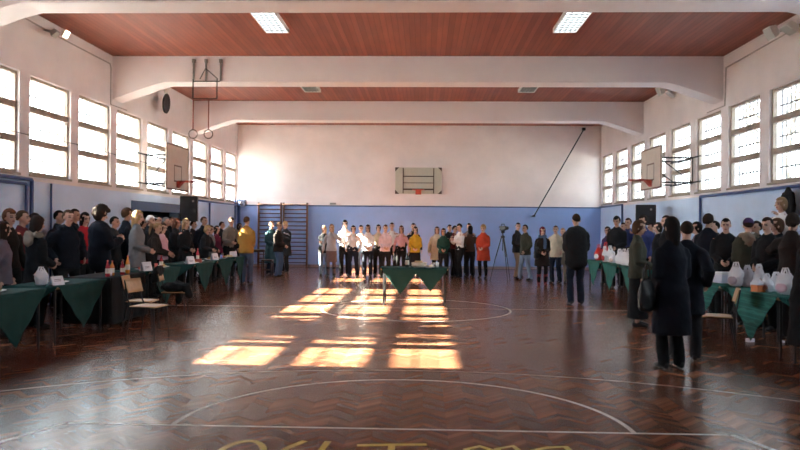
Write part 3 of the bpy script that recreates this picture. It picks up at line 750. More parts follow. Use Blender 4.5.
RT = [(7.3, 8.65, 'cut by picture edge behind the black coat', 0), (8.88, 10.3, 'full of carrier bags', 1), (10.6, 12.05, 'with the white box, behind the empty chair', 1), (14.4, 15.85, 'beside the olive jacket', 0), (16.1, 17.5, 'second from the big man in black', 0), (17.7, 19.1, 'farthest, behind the big man in black', 0)]
for i, (a, c, d, q) in enumerate(RT):
    L = c-a; loc = (XIR+.35, (a+c)/2, 0)
    table('folding_table', loc, -PI/2, L, .70, 'barred-window side table, ' + d, TG)
    cloth_on('tablecloth', loc, -PI/2, L, .70, [(-1, -L/2+.02, L/2-.02, .62, 0)], ('light green quilted cloth, table ' if q else 'plain green cloth, barred-window table ') + d, M_QUILT if q else (quilt_mat('mid_green_tablecloth', (.03, .13, .105), False) if i > 2 else M_GREEN), CG, seed=20+i)
CT = (-.19, 14.6, 0)
table('display_table', CT, 0, 1.34, .70, 'small table standing alone in the middle of the hall', None)
cloth_on('tablecloth', CT, 0, 1.34, .70, [(-1, -.66, .10, .50, 0), (-1, -.02, .66, .44, 0)], 'dark green cloth with two hanging points on the lone table', M_GREEN, CG, seed=50, backflap=.3)

# ------------------------------------------------------------------ things on the tables
Z0 = .756
def tent_card(x, y, rz, label, w=.20, h=.13):
    b = MB(); t = .002; d = .045
    for s in (-1, 1): b.hexa([(-w/2, s*d, 0), (-w/2, 0, h), (-w/2, s*(d+t), 0), (-w/2, s*t, h), (w/2, s*d, 0), (w/2, 0, h), (w/2, s*(d+t), 0), (w/2, s*t, h)])
    o = b.obj('name_card', M_PAPER); o.location = (x, y, Z0); o.rotation_euler = (0, 0, rz)
    k = MB(); r = random.Random(int(y*100))
    for q, z in ((-1, .075), (-1, .055)):
        px = -.06
        while px < .05:
            l = r.uniform(.008, .018); yy = -d*(1-z/h)-.003; k.box((px, yy-.0015, z-.004), (px+l, yy+.0005, z+.004)); px += l+.006
    k.obj('handwriting', plain('ink', (.05, .05, .12), .8), o)
    return tag(o, label, 'sign', 'folded white cards on the tables')
def face(x): return PI/2*.75 if x < 0 else -PI/2*.75
for y, x, d in ((7.95, -4.95, 'on the first green cloth at the picture edge'), (9.45, -4.93, 'in front of the white bag by the hooded coat'), (12.55, -4.93, 'below the long blonde hair'), (15.0, -4.95, 'beside the green plate of food'), (16.75, -4.95, 'in front of the burgundy top')):
    tent_card(x, y, PI/2*.8, 'folded white paper card with handwriting, ' + d, *( (.24, .16) if y > 12 else (.2, .12)))
def bottle(x, y, col, label, h=.24, r=.035, z=Z0, capc=(.7, .1, .08)):
    b = MB().lathe([(r*.9, 0), (r, .01), (r, h*.55), (r*.85, h*.68), (r*.36, h*.84), (r*.34, h*.92)], n=16)
    o = b.obj('bottle', plain('drink_%.2f_%.2f_%.2f' % col, col, .15), smooth=True); o.location = (x, y, z)
    MB().lathe([(r*.42, h*.92), (r*.42, h)], n=12).obj('cap', plain('cap_%.1f_%.1f_%.1f' % capc, capc, .4), o)
    MB().lathe([(r*1.015, h*.2), (r*1.015, h*.5)], n=16).obj('bottle_label', plain('label_paper', (.75, .7, .6), .6), o)
    return tag(o, label, 'bottle', 'drink bottles on the tables')
for i, (y, dx, c, h, d) in enumerate([(11.05, .12, (.5, .04, .05), .26, 'red drink bottle on the black cloth, closest to the curly haired person'), (11.3, .16, (.75, .22, .04), .24, 'orange drink bottle on the black cloth behind the chairs'), (11.55, .1, (.5, .04, .05), .22, 'shorter red drink bottle on the black cloth'), (11.85, .14, (.75, .30, .05), .3, 'tall orange drink bottle below the grey coat'), (12.05, .22, (.6, .5, .3), .25, 'yellowish juice bottle beside the tall orange one'),
    (13.55, .2, (.4, .03, .04), .24, 'red drink bottle at the girl in pink'), (15.75, .2, (.55, .05, .08), .3, 'red bottle with white cap near the blonde person in black')]):
    bottle(XIL-dx-.03, y, c, d, h)
bottle(-.34, 14.5, (.02, .03, .025), 'dark green bottle on the lone table', .29, .037, capc=(.1, .1, .1))
def cup(x, y, col, label, h=.10, r=.036):
    o = MB().lathe([(r*.75, 0), (r, h), (r*.92, h), (r*.68, .006)], n=14).obj('cup', plain('cup_%.1f_%.1f' % col[:2], col, .4), smooth=True); o.location = (x, y, Z0)
    return tag(o, label, 'cup', 'cups on the tables')
for i, (x, y, c, d) in enumerate([(-4.98, 11.2, (.8, .8, .8), 'white cup between the two drink bottles on the black cloth'), (-5.1, 12.0, (.75, .6, .4), 'beige cup on the black cloth below the grey coat'), (-5.0, 13.2, (.8, .2, .15), 'red cup in front of the girl in pink'), (-4.97, 17.4, (.3, .4, .8), 'blue cup in front of the burgundy top'), (.18, 14.55, (.82, .82, .85), 'clear white cup on the lone table'), (.27, 14.65, (.82, .82, .85), 'second white cup on the lone table, towards the orange coat')]):
    cup(x, y, c, d)
def plate(x, y, r, pc, foods, label, n=9, seed=1):
    o = MB().lathe([(r*.55, 0), (r*.6, .003), (r, .018), (r, .022), (r*.58, .008), (.001, .007)], n=24).obj('plate', plain('plate_%.1f' % pc[0], pc, .35), smooth=True); o.location = (x, y, Z0)
    tag(o, label, 'plate', 'plates of food')
    q = random.Random(seed)
    for i in range(n):
        a = 2*PI*i/n; rr = r*.45 if i % 2 else r*.2; fc = foods[i % len(foods)]
        f = MB().ell((rr*math.cos(a), rr*math.sin(a), .026+.02*(i % 3 == 0)), (.028, .023, .018), 10, 7).obj('pastry', plain('food_%.2f_%.2f' % fc[:2], fc, .7, bump=.3, bscale=80), smooth=True)
        f.parent = o
    return o
BR, YE, RD, GN, CRM = (.42, .22, .08), (.75, .5, .12), (.6, .06, .05), (.15, .4, .06), (.78, .68, .5)
for x, y, r, f, d in [(-5.1, 9.8, .15, (CRM, BR), 'plate of cream and brown pastries behind the white bag'), (-5.15, 8.4, .14, (BR,), 'plate of brown pastries on the first green cloth'), (-5.1, 12.85, .15, (BR, RD), 'plate of red and brown sweets beside the card under the grey coat'), (-5.05, 13.65, .14, (YE, CRM), 'plate of yellow cakes in front of the girl in pink'),
    (-5.0, 14.9+.35, .16, (GN, YE), 'plate of green and yellow food next to the white card'), (-5.1, 16.0, .14, (RD, CRM), 'plate of red and cream sweets near the blonde person in black'), (-5.1, 16.95, .14, (YE, BR), 'plate of yellow and brown cakes behind the far card'), (-5.0, 17.6, .13, (RD, BR), 'plate of red sweets at the burgundy top'), (-5.05, 18.35, .16, (CRM, YE), 'plate of cream cakes in front of the beige sweater'), (-5.1, 18.85, .13, (BR,), 'plate of brown pastries at the last green cloth')]:
    plate(x, y, r, (.85, .85, .85), f, d)
# stacked plates and cream box on the lone table
o = MB().lathe([(.10, 0), (.15, .03), (.155, .10), (.14, .10), (.10, .012), (.001, .012)], n=28).obj('basket', plain('cream_wicker', (.75, .66, .5), .8, bump=.6, bscale=60), smooth=True); o.location = (-.10, 14.55, Z0); tag(o, 'cream round basket in the middle of the lone table', 'basket')
for i in range(7):
    a = i*.9; f = MB().ell((.065*math.cos(a)*(i > 0), .065*math.sin(a)*(i > 0), .075), (.035, .035, .03), 10, 8).obj('bread_roll', plain('roll', (.68, .48, .25), .7), smooth=True); f.location = (-.10, 14.55, Z0+.03); f['label'] = 'small bread roll heaped in the cream basket on the lone table'; f['category'] = 'bread'; f['group'] = 'bread rolls in the cream basket'
plate(.10, 14.45, .12, (.85, .85, .85), (CRM,), 'small white plate with cream cakes on the lone table', 5)
def carton(x, y, s, rz, col, label, z=Z0, lid=True):
    o = MB().box((-s[0]/2, -s[1]/2, 0), (s[0]/2, s[1]/2, s[2])).obj('box', plain('carton_%.2f_%.2f' % col[:2], col, .7), bevel=.004); o.location = (x, y, z); o.rotation_euler = (0, 0, rz)
    if lid: MB().box((-s[0]/2-.004, -s[1]/2-.004, s[2]-.03), (s[0]/2+.004, s[1]/2+.004, s[2]+.004)).obj('lid', plain('carton_lid', (.8, .8, .84), .7), o)
    return tag(o, label, 'box')
carton(XIR+.32, 11.2, (.3, .26, .16), .2, (.75, .77, .9), 'pale lilac white box on the quilted cloth behind the empty chair')
carton(XIR+.34, 10.78, (.16, .12, .12), .1, (.8, .35, .12), 'small orange box beside the pale box')
carton(-5.03, 16.35, (.22, .16, .09), .1, (.72, .62, .4), 'cream food box between two far green cloths', z=Z0, lid=False) if False else None
carton(4.42, 9.62, (.13, .13, .12), .3, (.85, .28, .10), 'orange box between the carrier bags')
carton(-4.98, 15.55, (.2, .14, .08), .2, (.35, .08, .06), 'dark red sweet box beside the green plate', lid=False)
carton(-5.0, 18.1-.05+.55, (.18, .12, .14), .2, (.82, .82, .9), 'white upright box at the last green cloth', lid=False)
# plastic carrier bags
def bag_mesh(w, d, h, seed, full):
    r = random.Random(seed); b = MB(); n = 26; m = 16; vs = []; fs = []
    for j in range(m+1):
        t = j/m; z = h*t
        prof = (1-.25*(2*t-1)**2)*(1 if t < .6 else 1-(t-.6)*1.05*full) * (.75 if j == 0 else 1)
        for k in range(n):
            a = 2*PI*k/n; c, s_ = math.cos(a), math.sin(a)
            q = (abs(c)**4+abs(s_)**4)**-.25*.82 if t < .6 else 1
            w_ = 1 + .07*math.sin(5*a+seed+6*t) + .06*math.sin(9*a-5*t*3+seed*2) + r.uniform(-.035, .035)
            vs.append((w/2*c*q*prof*w_, d/2*s_*q*(prof if t < .6 else prof*(1-.8*(t-.6)))*w_, z + (.03*math.sin(2*a+seed) if t > .5 else 0)))
    for j in range(m):
        for k in range(n): fs.append((j*n+k, j*n+(k+1) % n, (j+1)*n+(k+1) % n, (j+1)*n+k))
    fs.append(tuple(range(n))[::-1]); fs.append(tuple(m*n+k for k in range(n)))
    return b.add(vs, fs)
def bag_mat(name, col):
    m = plain(name, col, .35, bump=.5, bscale=22); m.node_tree.nodes['Principled BSDF'].inputs['Subsurface Weight'].default_value = .15; m.node_tree.nodes['Principled BSDF'].inputs['Subsurface Radius'].default_value = (.03, .03, .03); return m
M_BAGW, M_BAGR, M_BAGG = bag_mat('white_bag_film', (.82, .82, .86)), bag_mat('red_bag_film', (.62, .03, .03)), bag_mat('grey_bag_film', (.5, .48, .52))
def carrier_bag(x, y, w, h, label, mat=M_BAGW, rz=0, seed=1, d=None, mark=None, z=Z0):
    me = bag_mesh(w, d or w*.7, h*.72, seed, .8)
    o = me.obj('carrier_bag', mat, smooth=True); o.location = (x, y, z); o.rotation_euler = (0, 0, rz)
    for s in (-1, 1):
        b = MB(); pts = [(-w*.17, s*.012, h*.66), (-w*.16, s*.02, h*.82), (-w*.08, s*.022, h*.95), (w*.04, s*.02, h*.97), (w*.13, s*.02, h*.84), (w*.15, s*.012, h*.66)]
        b.loft(pts, [(.013, .006)]*6, None, 8); b.obj('bag_handle', mat, o, smooth=True)
    if mark:
        b = MB(); b.ell((0, -(d or w*.7)/2*.80, h*.24), (w*.36, .022, h*.17), 14, 8); b.obj('printed_patch', mark, o, smooth=True)
    return tag(o, label, 'bag', 'plastic carrier bags on the tables')
carrier_bag(-5.12, 9.42, .2, .25, 'white plastic bag with tied handles behind the handwritten card', rz=1.2, seed=3)
def rb(px, x, w, h, label, **k): carrier_bag(x, y_for(px, x), w, h, label, **k)
rb(599, 4.52, .28, .42, 'red and white carrier bag, behind the big man in black', mat=M_BAGR, seed=5, mark=M_BAGW, rz=-1.2)
rb(606, 4.86, .22, .48, 'red carrier bag standing taller than its white neighbours', mat=M_BAGR, seed=6, rz=-.6)
rb(605, 4.45, .18, .40, 'white carrier bag with red print beside the red ones', seed=7, mark=M_BAGR, rz=-1.3)
rb(610.5, 4.55, .24, .42, 'white carrier bag on the gap side of the pink-filled bag', seed=8, rz=-1)
rb(613.5, 4.52, .24, .28, 'white bag with pinkish content, lower than its neighbours', seed=9, mark=plain('pinkish', (.72, .55, .5), .6), rz=-1.2)
rb(620, 4.55, .26, .36, 'white carrier bag in the cluster, closest to the pink-filled one', seed=10, rz=-.9)
rb(624.5, 4.5, .26, .38, 'white carrier bag in the middle of the cluster by the olive jacket', seed=11, rz=-1.3)
rb(629.5, 4.55, .28, .40, 'tall white carrier bag touching the olive jacket', seed=12, rz=-1.1)
rb(736.5, 4.52, .25, .36, 'tall white carrier bag with grape-coloured content on the quilted corner', seed=13, mark=plain('grape_tint', (.45, .38, .45), .5), rz=-1.2)
rb(748, 4.66, .22, .32, 'greyish see-through bag behind the orange box', mat=M_BAGG, seed=14, rz=-1)
rb(757, 4.50, .17, .22, 'small white bag in the middle of the crowded quilted table', seed=15, rz=-1.2)
rb(759.5, 4.82, .20, .34, 'white bag with brown content at the back of the quilted table', seed=16, mark=plain('brownish', (.45, .32, .24), .6), rz=-.8)
rb(767, 4.52, .21, .25, 'white bag with red and brown content on the quilted table', seed=17, mark=plain('redbrown', (.36, .15, .11), .6), rz=-1.2)
rb(777, 4.68, .24, .27, 'white bag with open handles towards the picture edge', seed=18, rz=-1)
rb(786, 4.60, .26, .35, 'big white bag with pink print next to the black coat', seed=19, mark=plain('pinkprint', (.72, .5, .6), .6), rz=-1.2)

# litter on the floor
def crumple(px, py, s, label):
    p = on_floor(px, py); o = MB().box((-s, -s*.6, 0), (s, s*.6, s*.9)).obj('paper_box', M_PAPER, bevel=.006); o.location = (p.x, p.y, 0); o.rotation_euler = (0, 0, .4); MB().box((-s*.99, -s*.61, s*.9), (s*.99, s*.59, s*.93)).obj('flap', M_PAPER, o); return tag(o, label, 'box')
crumple(750, 342, .055, 'small white box on the floor under the quilted cloth point')
crumple(782, 343, .035, 'tiny white carton on the floor behind the quilted table leg')

# ------------------------------------------------------------------ chairs
def chair(x, y, rz, label):
    t = empty('plywood_chair', (x, y, 0), rz, label, 'chair', 'school chairs with metal legs')   # faces -y
    b = MB(); vs = []; n = 8
    for i in range(n+1):
        for j in range(n+1):
            u, v = i/n*2-1, j/n*2-1; vs.append((u*.19, v*.19, .445 - .012*(1-u*u)*(1-v*v) - (.02*max(0, -v-.6))))
    b.add(vs, [(i*(n+1)+j, (i+1)*(n+1)+j, (i+1)*(n+1)+j+1, i*(n+1)+j+1) for i in range(n) for j in range(n)])
    o = b.obj('seat', M_WOODCH, t, smooth=True); m = o.modifiers.new('t', 'SOLIDIFY'); m.thickness = .012
    b = MB(); vs = []
    for i in range(n+1):
        for j in range(5):
            u, v = i/n*2-1, j/4; vs.append((u*.185, .215+.05*v-.03*u*u+.03, .62+.19*v))
    b.add(vs, [(i*5+j, (i+1)*5+j, (i+1)*5+j+1, i*5+j+1) for i in range(n) for j in range(4)])
    o = b.obj('backrest', M_WOODCH, t, smooth=True); m = o.modifiers.new('t', 'SOLIDIFY'); m.thickness = .01
    for s in (-1, 1):
        MB().tube([(s*.17, .17, .44), (s*.19, .24, .0)], .011).obj('leg', M_STEEL, t); MB().tube([(s*.17, -.17, .44), (s*.19, -.20, .0)], .011).obj('leg', M_STEEL, t)
        MB().tube([(s*.165, .17, .42), (s*.175, .235, .55), (s*.175, .275, .80)], .010).obj('back_frame', M_STEEL, t)
    f = MB(); 
    for a, c in (((-.17, -.17), (.17, -.17)), ((-.17, .17), (.17, .17)), ((-.17, -.17), (-.17, .17)), ((.17, -.17), (.17, .17))): f.tube([(*a, .428), (*c, .428)], .009)
    f.obj('seat_frame', M_STEEL, t); return t
chair(-3.86, 9.95, math.radians(80), 'plywood chair with pale seat standing farthest into the hall')
chair(-4.22, 10.62, math.radians(95), 'plywood chair tucked behind the foremost chair')
chair(-4.25, 12.1, math.radians(100), 'plywood chair almost hidden under a black coat')
chair(3.86, 9.60, math.radians(-108), 'empty plywood chair beside the quilted tablecloth')
# black coat heaped over the third chair
b = MB(); b.loft([(-.02, .26, .72), (0, .24, .84), (.0, .30, .82), (.0, .33, .60)], [(.23, .03), (.24, .035), (.23, .035), (.2, .04)], (1, 0, 0), 14); b.ell((0, .02, .50), (.24, .22, .09)); b.loft([(.2, .0, .52), (.27, -.02, .35), (.28, -.02, .2)], [.06, .06, .045], None, 10); b.loft([(-.1, -.2, .5), (-.12, -.25, .36)], [.08, .06], None, 10)
me = solidify(b, .02, 'draped_coat', 2, .06, .1); me.materials.append(cloth((.012, .012, .014)))
o = link('draped_coat', me); o.location = (-4.25, 12.1, 0.02); o.rotation_euler = (0, 0, math.radians(100)); tag(o, 'black coat thrown over a chair in front of the green tablecloth', 'coat')

# ------------------------------------------------------------------ dark table and stool by the wall bars
p0, p1 = at_y(250, 252, 23.4), at_y(268, 252, 23.4)
t = table('dark_table', ((p0.x+p1.x)/2-.15, 23.2, 0), 0, .9, .5, 'dark brown table beside the ochre jacket near the wall bars', None, h=.80)
for c in t.children: c.data.materials[0] = M_DKWOOD
p = at_y(267.5, 262, 22.3)
t = empty('stool', (p.x, 22.3, 0), 0, 'dark square stool in front of the teal coat', 'stool')
MB().box((-.17, -.15, .47), (.17, .15, .52)).obj('seat', M_DKWOOD, t, bevel=.008)
for sx in (-1, 1):
    for sy in (-1, 1): MB().box((sx*.145-.018, sy*.125-.018, 0), (sx*.145+.018, sy*.125+.018, .47)).obj('leg', M_DKWOOD, t)
a = MB()
for s in (-1, 1): a.box((-.127, s*.125-.01, .18), (.127, s*.125+.01, .21))
a.obj('stretcher', M_DKWOOD, t)
o = MB().box((-.11, 0, 0), (.11, .004, .16)).obj('paper_sheet', M_PAPER); q = at_y(288, 236, 24.0); o.location = (q.x, q.y, q.z); o.rotation_euler = (.9, .2, -.5); tag(o, 'white sheet held by the blonde person at the wall bars', 'paper')
for r_ in (0,):
    MB().box((.0, -.001, .0), (.02, .0, .15)).obj('fold', M_PAPER, o)
SHEET = o

# ------------------------------------------------------------------ wall bars
def wall_bars(px0, px1, label):
    a, c = at_y(px0, 226, YB-.12), at_y(px1, 226, YB-.12); w = (c.x-a.x)/2; t = empty('wall_bars', ((a.x+c.x)/2, YB-.10, 0), 0, label, 'wall bars', 'wall bars on the end wall')
    m = plain('bars_varnish', (.14, .065, .045), .45, var=.2)
    for s in (-1, 1): MB().box((s*w-.03, -.06, 0), (s*w+.03, .06, 2.48)).obj('upright', m, t, bevel=.005)
    for i in range(14): MB().loft([(-w, -.02, .16+i*.158), (w, -.02, .16+i*.158)], [(.016, .02)]*2, None, 8).obj('rung', m, t, smooth=True)
    MB().loft([(-w, -.07, 2.40), (w, -.07, 2.40)], [(.02, .022)]*2, None, 8).obj('top_rung', m, t, smooth=True)
wall_bars(258.5, 281, 'dark wooden wall bars behind the talking group, nearer the corner')
wall_bars(283.5, 307, 'dark wooden wall bars nearer the standing row')

# ------------------------------------------------------------------ basketball boards
def rim(parent, x, y, z, d, mat=M_RED):      # d: unit vector away from the board
    R = .225; c = V((x, y, z))+V(d)*(R+.12)
    MB().torus(c, R, .012, n=28).tube([V((x, y, z)), c-V(d)*R], .02).obj('rim', mat, parent, smooth=True)
    P0, D = V((x, y, z)), V(d); S = V((-D.y, D.x, 0))*.11; U = V((0, 0, .17))
    MB().add([P0-S, P0+S, P0-S-U, P0+S-U, P0+D*.16-S*.9, P0+D*.16+S*.9], [(0, 1, 3, 2), (0, 4, 5, 1), (2, 3, 5, 4), (0, 2, 4), (1, 5, 3)]).obj('rim_bracket', mat, parent)
A, B = at_y(395.5, 167.5, YB-.2), at_y(441.5, 194, YB-.2); cx, cz = (A.x+B.x)/2, (A.z+B.z)/2; hw, hh = (B.x-A.x)/2, (A.z-B.z)/2
t = empty('basketball_board', (cx, YB-.2, 0), 0, 'cream basketball board with dark corners on the pink end wall', 'basketball hoop')
MB().box((-hw, -.02, cz-hh), (hw, .02, cz+hh)).obj('backboard', plain('end_board_cream', (.56, .53, .44), .6, var=.08), t, bevel=.006)
b = MB(); dk = plain('board_dark_paint', (.08, .055, .045), .5)
for s in (-1, 1): b.box((s*hw*.66-.018, -.05, cz-hh*.97), (s*hw*.66+.018, -.021, cz+hh*.97))
b.obj('upright_strut', dk, t)
b = MB()
for q, w in ((.33, .02), (-.17, .012), (-.66, .03)): b.box((-hw*.64, -.045, cz+hh*q-w), (hw*.64, -.021, cz+hh*q+w))
b.obj('cross_strut', dk, t)
for sx in (-1, 1):
    for sz in (-1, 1):
        MB().add([(sx*hw*1.01, -.03, cz+sz*hh*1.01), (sx*hw*.84, -.03, cz+sz*hh*1.01), (sx*hw*1.01, -.03, cz+sz*hh*.7), (sx*hw*1.01, .03, cz+sz*hh*1.01), (sx*hw*.84, .03, cz+sz*hh*1.01), (sx*hw*1.01, .03, cz+sz*hh*.7)], [(0, 1, 2), (3, 5, 4), (0, 3, 4, 1), (1, 4, 5, 2), (2, 5, 3, 0)]).obj('corner_bracket', dk, t)
MB().box((-.5, .02, cz-.3), (-.42, .197, cz+.3)).box((.42, .02, cz-.3), (.5, .197, cz+.3)).obj('wall_bracket', M_GREY, t)
rim(t, 0, -.02, cz-hh*.72, (0, -1, 0))
def side_board(x, y0, y1, z0, z1, s, wallx, label):   # s: direction of the hall from the board
    t = empty('basketball_board', (x, (y0+y1)/2, 0), 0, label, 'basketball hoop'); hw = (y1-y0)/2
    MB().box((-.015, -hw, z0), (.015, hw, z1)).obj('backboard', plain('side_board_cream', (.62, .52, .44), .6, var=.1), t, bevel=.004)
    b = MB(); e = s*.018
    def bar(a, c, zz0, zz1): b.box((min(e, 0), a, zz0), (max(e, 0), c, zz1))
    for a, c in ((-hw, -hw+.04), (hw-.04, hw)): bar(a, c, z0, z1)
    bar(-hw, hw, z0, z0+.04); bar(-hw, hw, z1-.04, z1)
    zb = z0+.22
    bar(-.3, -.26, zb, zb+.45); bar(.26, .3, zb, zb+.45); bar(-.3, .3, zb+.41, zb+.45); bar(-.3, .3, zb, zb+.04)
    b.obj('painted_border', plain('border_brown', (.2, .11, .08), .5), t)
    b = MB(); wx = wallx-x+s*.03
    for zz in (z0+.15, z1-.3): b.tube([(wx, -1.05, zz), (wx, 1.05, zz)], .020)
    b.tube([(wx, -.55, z0+.15), (wx, -.55, z1-.3)], .014)
    for yy in (-.55, .55):
        for zz in (z0+.15, z1-.3): b.tube([(-s*.015, yy, zz), (wx, yy, zz)], .022)
        b.tube([(-s*.02, yy, z1-.3), (wx, yy, z0+.15)], .014)
    b.obj('wall_bracket', M_STEEL, t)
    rim(t, s*.015, 0, z0+.24, (s, 0, 0))
side_board(-6.62, 18.1, 19.8, 2.5, 3.70, 1, XL+.001, 'basketball board on brackets in front of the sunny windows')
side_board(5.85, 17.9, 19.55, 2.6, 3.67, -1, XR-.001, 'basketball board on long steel brackets beside the barred windows')

# ------------------------------------------------------------------ rings hanging from the beam
t = empty('gymnastic_rings', (-5.11, 16.40, 0), 0, 'pair of gymnastic rings hanging from the beam', 'gymnastic rings')
for x in (-.26, .03, .37): MB().box((x-.010, -.045, 4.92), (x+.010, .028, 5.42)).box((x-.035, -.03, 5.34), (x+.035, .028, 5.42)).obj('beam_bracket', M_GREY, t)
b = MB(); b.tube([(-.26, -.04, 4.95), (-.26, -.04, 4.5)], .014); b.tube([(.30, -.04, 4.95), (.30, -.04, 4.5)], .014); b.tube([(-.26, -.04, 4.5), (.30, -.04, 4.5)], .010); b.tube([(-.26, -.04, 4.9), (.37, -.04, 4.9)], .014); b.tube([(.03, -.04, 5.2), (.32, -.04, 4.95)], .010); b.tube([(.03, -.04, 5.2), (-.1, -.04, 4.95)], .010)
b.obj('ring_frame', M_STEEL, t)
for x in (-.25, .11):
    MB().box((x-.012, -.047, 3.79), (x+.012, -.033, 4.5)).obj('strap', plain('red_strap', (.32, .09, .07), .8), t)
    MB().torus((x, -.04, 3.68), .10, .012, 'Y').obj('ring', plain('ring_wood', (.10, .06, .05), .5), t, smooth=True)

# ------------------------------------------------------------------ ceiling lights, floodlights, wall fittings
def tube_light(x, y0, y1, label, on):
    t = empty('ceiling_light', (x, (y0+y1)/2, HC), 0, label, 'ceiling light', 'fluorescent ceiling lights'); L = (y1-y0)/2
    b = MB(); w = .23; b.box((-w, -L, -.02), (w, L, -.001)); b.box((-w, -L, -.09), (-w+.02, L, -.02)); b.box((w-.02, -L, -.09), (w, L, -.02)); b.box((-w, -L, -.09), (w, -L+.02, -.02)); b.box((-w, L-.02, -.09), (w, L, -.02))
    b.obj('light_housing', M_WHITE, t)
    m = plain('tube_glow', (.9, .95, 1), .4, emit=2.6, ecol=(.80, .95, 1)) if on else plain('tube_off', (.55, .62, .58), .4)
    for q in (-.15, -.05, .05, .15): MB().tube([(q, -L+.04, -.045), (q, L-.04, -.045)], .014, 8).obj('fluorescent_tube', m, t)
    g = MB(); k = 9
    for i in range(1, k): g.box((-w+.02, -L+2*L*i/k-.003, -.088), (w-.02, -L+2*L*i/k+.003, -.062))
    for q in (-.1, 0, .1): g.box((q-.003, -L+.02, -.088), (q+.003, L-.02, -.062))
    g.obj('louvre', M_GREY, t)
for x, y0, y1, d in ((-2.95, 12.65, 14.15, 'lit ceiling light on the ring side, in front of the big beam'), (2.72, 12.65, 14.15, 'lit ceiling light on the barred-window side, in front of the big beam'), (-3.22, 18.9, 20.4, 'ceiling light on the ring side, partly behind the big beam'), (2.85, 18.9, 20.4, 'ceiling light on the barred-window side, partly behind the big beam')):
    tube_light(x, y0, y1, d, y0 < 15)
def flood(x, y, z, s, label, lit=False, tilt=.5):
    t = empty('floodlight', (x, y, z), 0, label, 'floodlight', 'floodlights under the ceiling')
    M = Matrix.Rotation(s*tilt, 4, 'Y')
    def tr(v): return M @ V(v)
    h = MB(); a, c, d = (.07, .14, .12) if s < 0 else (.045, .09, .075)
    h.hexa([tr(v) for v in [(-a, -c*.7, -d*.7), (-a, -c*.7, d*.7), (-a, c*.7, -d*.7), (-a, c*.7, d*.7), (a, -c, -d), (a, -c, d), (a, c, -d), (a, c, d)]] if s > 0 else [tr(v) for v in [(-a, -c, -d), (-a, -c, d), (-a, c, -d), (-a, c, d), (a, -c*.7, -d*.7), (a, -c*.7, d*.7), (a, c*.7, -d*.7), (a, c*.7, d*.7)]])
    h.obj('lamp_housing', M_WHITE if lit or s < 0 else M_GREY, t)
    f = MB(); x0 = s*(a+.002); f.hexa([tr(v) for v in [(min(x0, x0+s*.006), -c*.9, -d*.9), (min(x0, x0+s*.006), -c*.9, d*.9), (min(x0, x0+s*.006), c*.9, -d*.9), (min(x0, x0+s*.006), c*.9, d*.9), (max(x0, x0+s*.006), -c*.9, -d*.9), (max(x0, x0+s*.006), -c*.9, d*.9), (max(x0, x0+s*.006), c*.9, -d*.9), (max(x0, x0+s*.006), c*.9, d*.9)]])
    f.obj('lens', plain('flood_lit', (1, .85, .6), .3, emit=5, ecol=(1, .8, .5)) if lit else plain('flood_glass', (.6, .62, .6), .15), t)
    wx = (XL if s > 0 else XR) - x
    MB().tube([(-s*.05, 0, 0), (wx+s*.001, 0, .06)], .014).obj('bracket', M_GREY, t)
flood(XL+.35, y_for(62.5, XL+.35), 5.24, 1, 'small lit floodlight above the sunny windows', True)
flood(XL+.22, y_for(53, XL+.22), 5.22, 1, 'grey unlit floodlight next to the lit one', False, .9)
flood(XR-.40, y_for(771, XR-.4), 5.20, -1, 'white floodlight above the barred windows, turned to the hall')
flood(XR-.20, y_for(789, XR-.2), 5.22, -1, 'white floodlight above the barred windows, closer to the wall', False, 1.0)
flood(XR-.62, y_for(660, XR-.62), 5.18, -1, 'small pale floodlight behind the big beam, towards the hall')
flood(XR-.2, y_for(671, XR-.2), 5.2, -1, 'small pale floodlight behind the big beam, by the wall', False, .9)
yy = y_for(165, XL+.28); t = empty('round_loudspeaker', (XL+.28, yy, 4.86), 0, 'black round horn speaker under a white bracket on the window wall', 'speaker')
M = Matrix.Rotation(.08, 4, 'Y')
MB().add(*(lambda q: ([M @ Matrix.Rotation(PI/2, 4, 'Y') @ V(v) for v in q.v], q.f))(MB().lathe([(.12, -.05), (.26, -.015), (.27, .015), (.25, .025), (.2, .015), (.05, .02)], n=28))).obj('speaker_cone', M_BLACK, t, smooth=True)
MB().tube([(0, 0, .22), (-.05, 0, .38), (-.279, .05, .42)], .02).tube([(0, 0, .25), (.12, -.1, .44), (.0, .1, .50)], .014).obj('bracket', M_WHITE, t)
def cable(pts, label, r=.012, mat=None): return tag(MB().tube(pts, r, 6).obj('conduit', mat or plain('conduit_beige', (.42, .36, .34), .7)), label, 'cable')
cable([(XL+.02, 11.2, 5.33), (XL+.02, 14.2, 5.28), (XL+.02, 16.25, 5.28), (XL+.02, 16.30, 5.2), (XL+.02, 16.30, 4.35), (XL+.02, 17.2, 4.36)], 'conduit running along the sunny wall under the ceiling and down at the beam')
cable([(XR-.02, 11.2, 5.28), (XR-.02, 16.25, 5.20), (XR-.02, 16.30, 4.36), (XR-.02, 17.3, 4.36)], 'conduit running along the barred-window wall under the ceiling')
cable([(XL+.045, 8, 3.22), (XL+.045, 12.8, 3.2), (XL+.045, 14.7, 3.24), (XL+.045, 18.6, 3.18)], 'thin black cable strung across the sunny windows', .007, M_BLACK)
def pipe(pts, label, r=.03): 
    o = MB().tube(pts, r, 8).obj('wall_pipe', M_BLUE, smooth=True); return tag(o, label, 'pipe', 'dark blue pipes on the walls')
ya, yb = y_for(31.5, XL+.05), y_for(700, XR-.05)
pipe([(XL+.05, YF+.03, 2.39), (XL+.05, ya-.02, 2.39), (XL+.05, ya, 2.37), (XL+.05, ya, 0)], 'dark blue pipe over the dado turning down behind the dark haired head', .035)
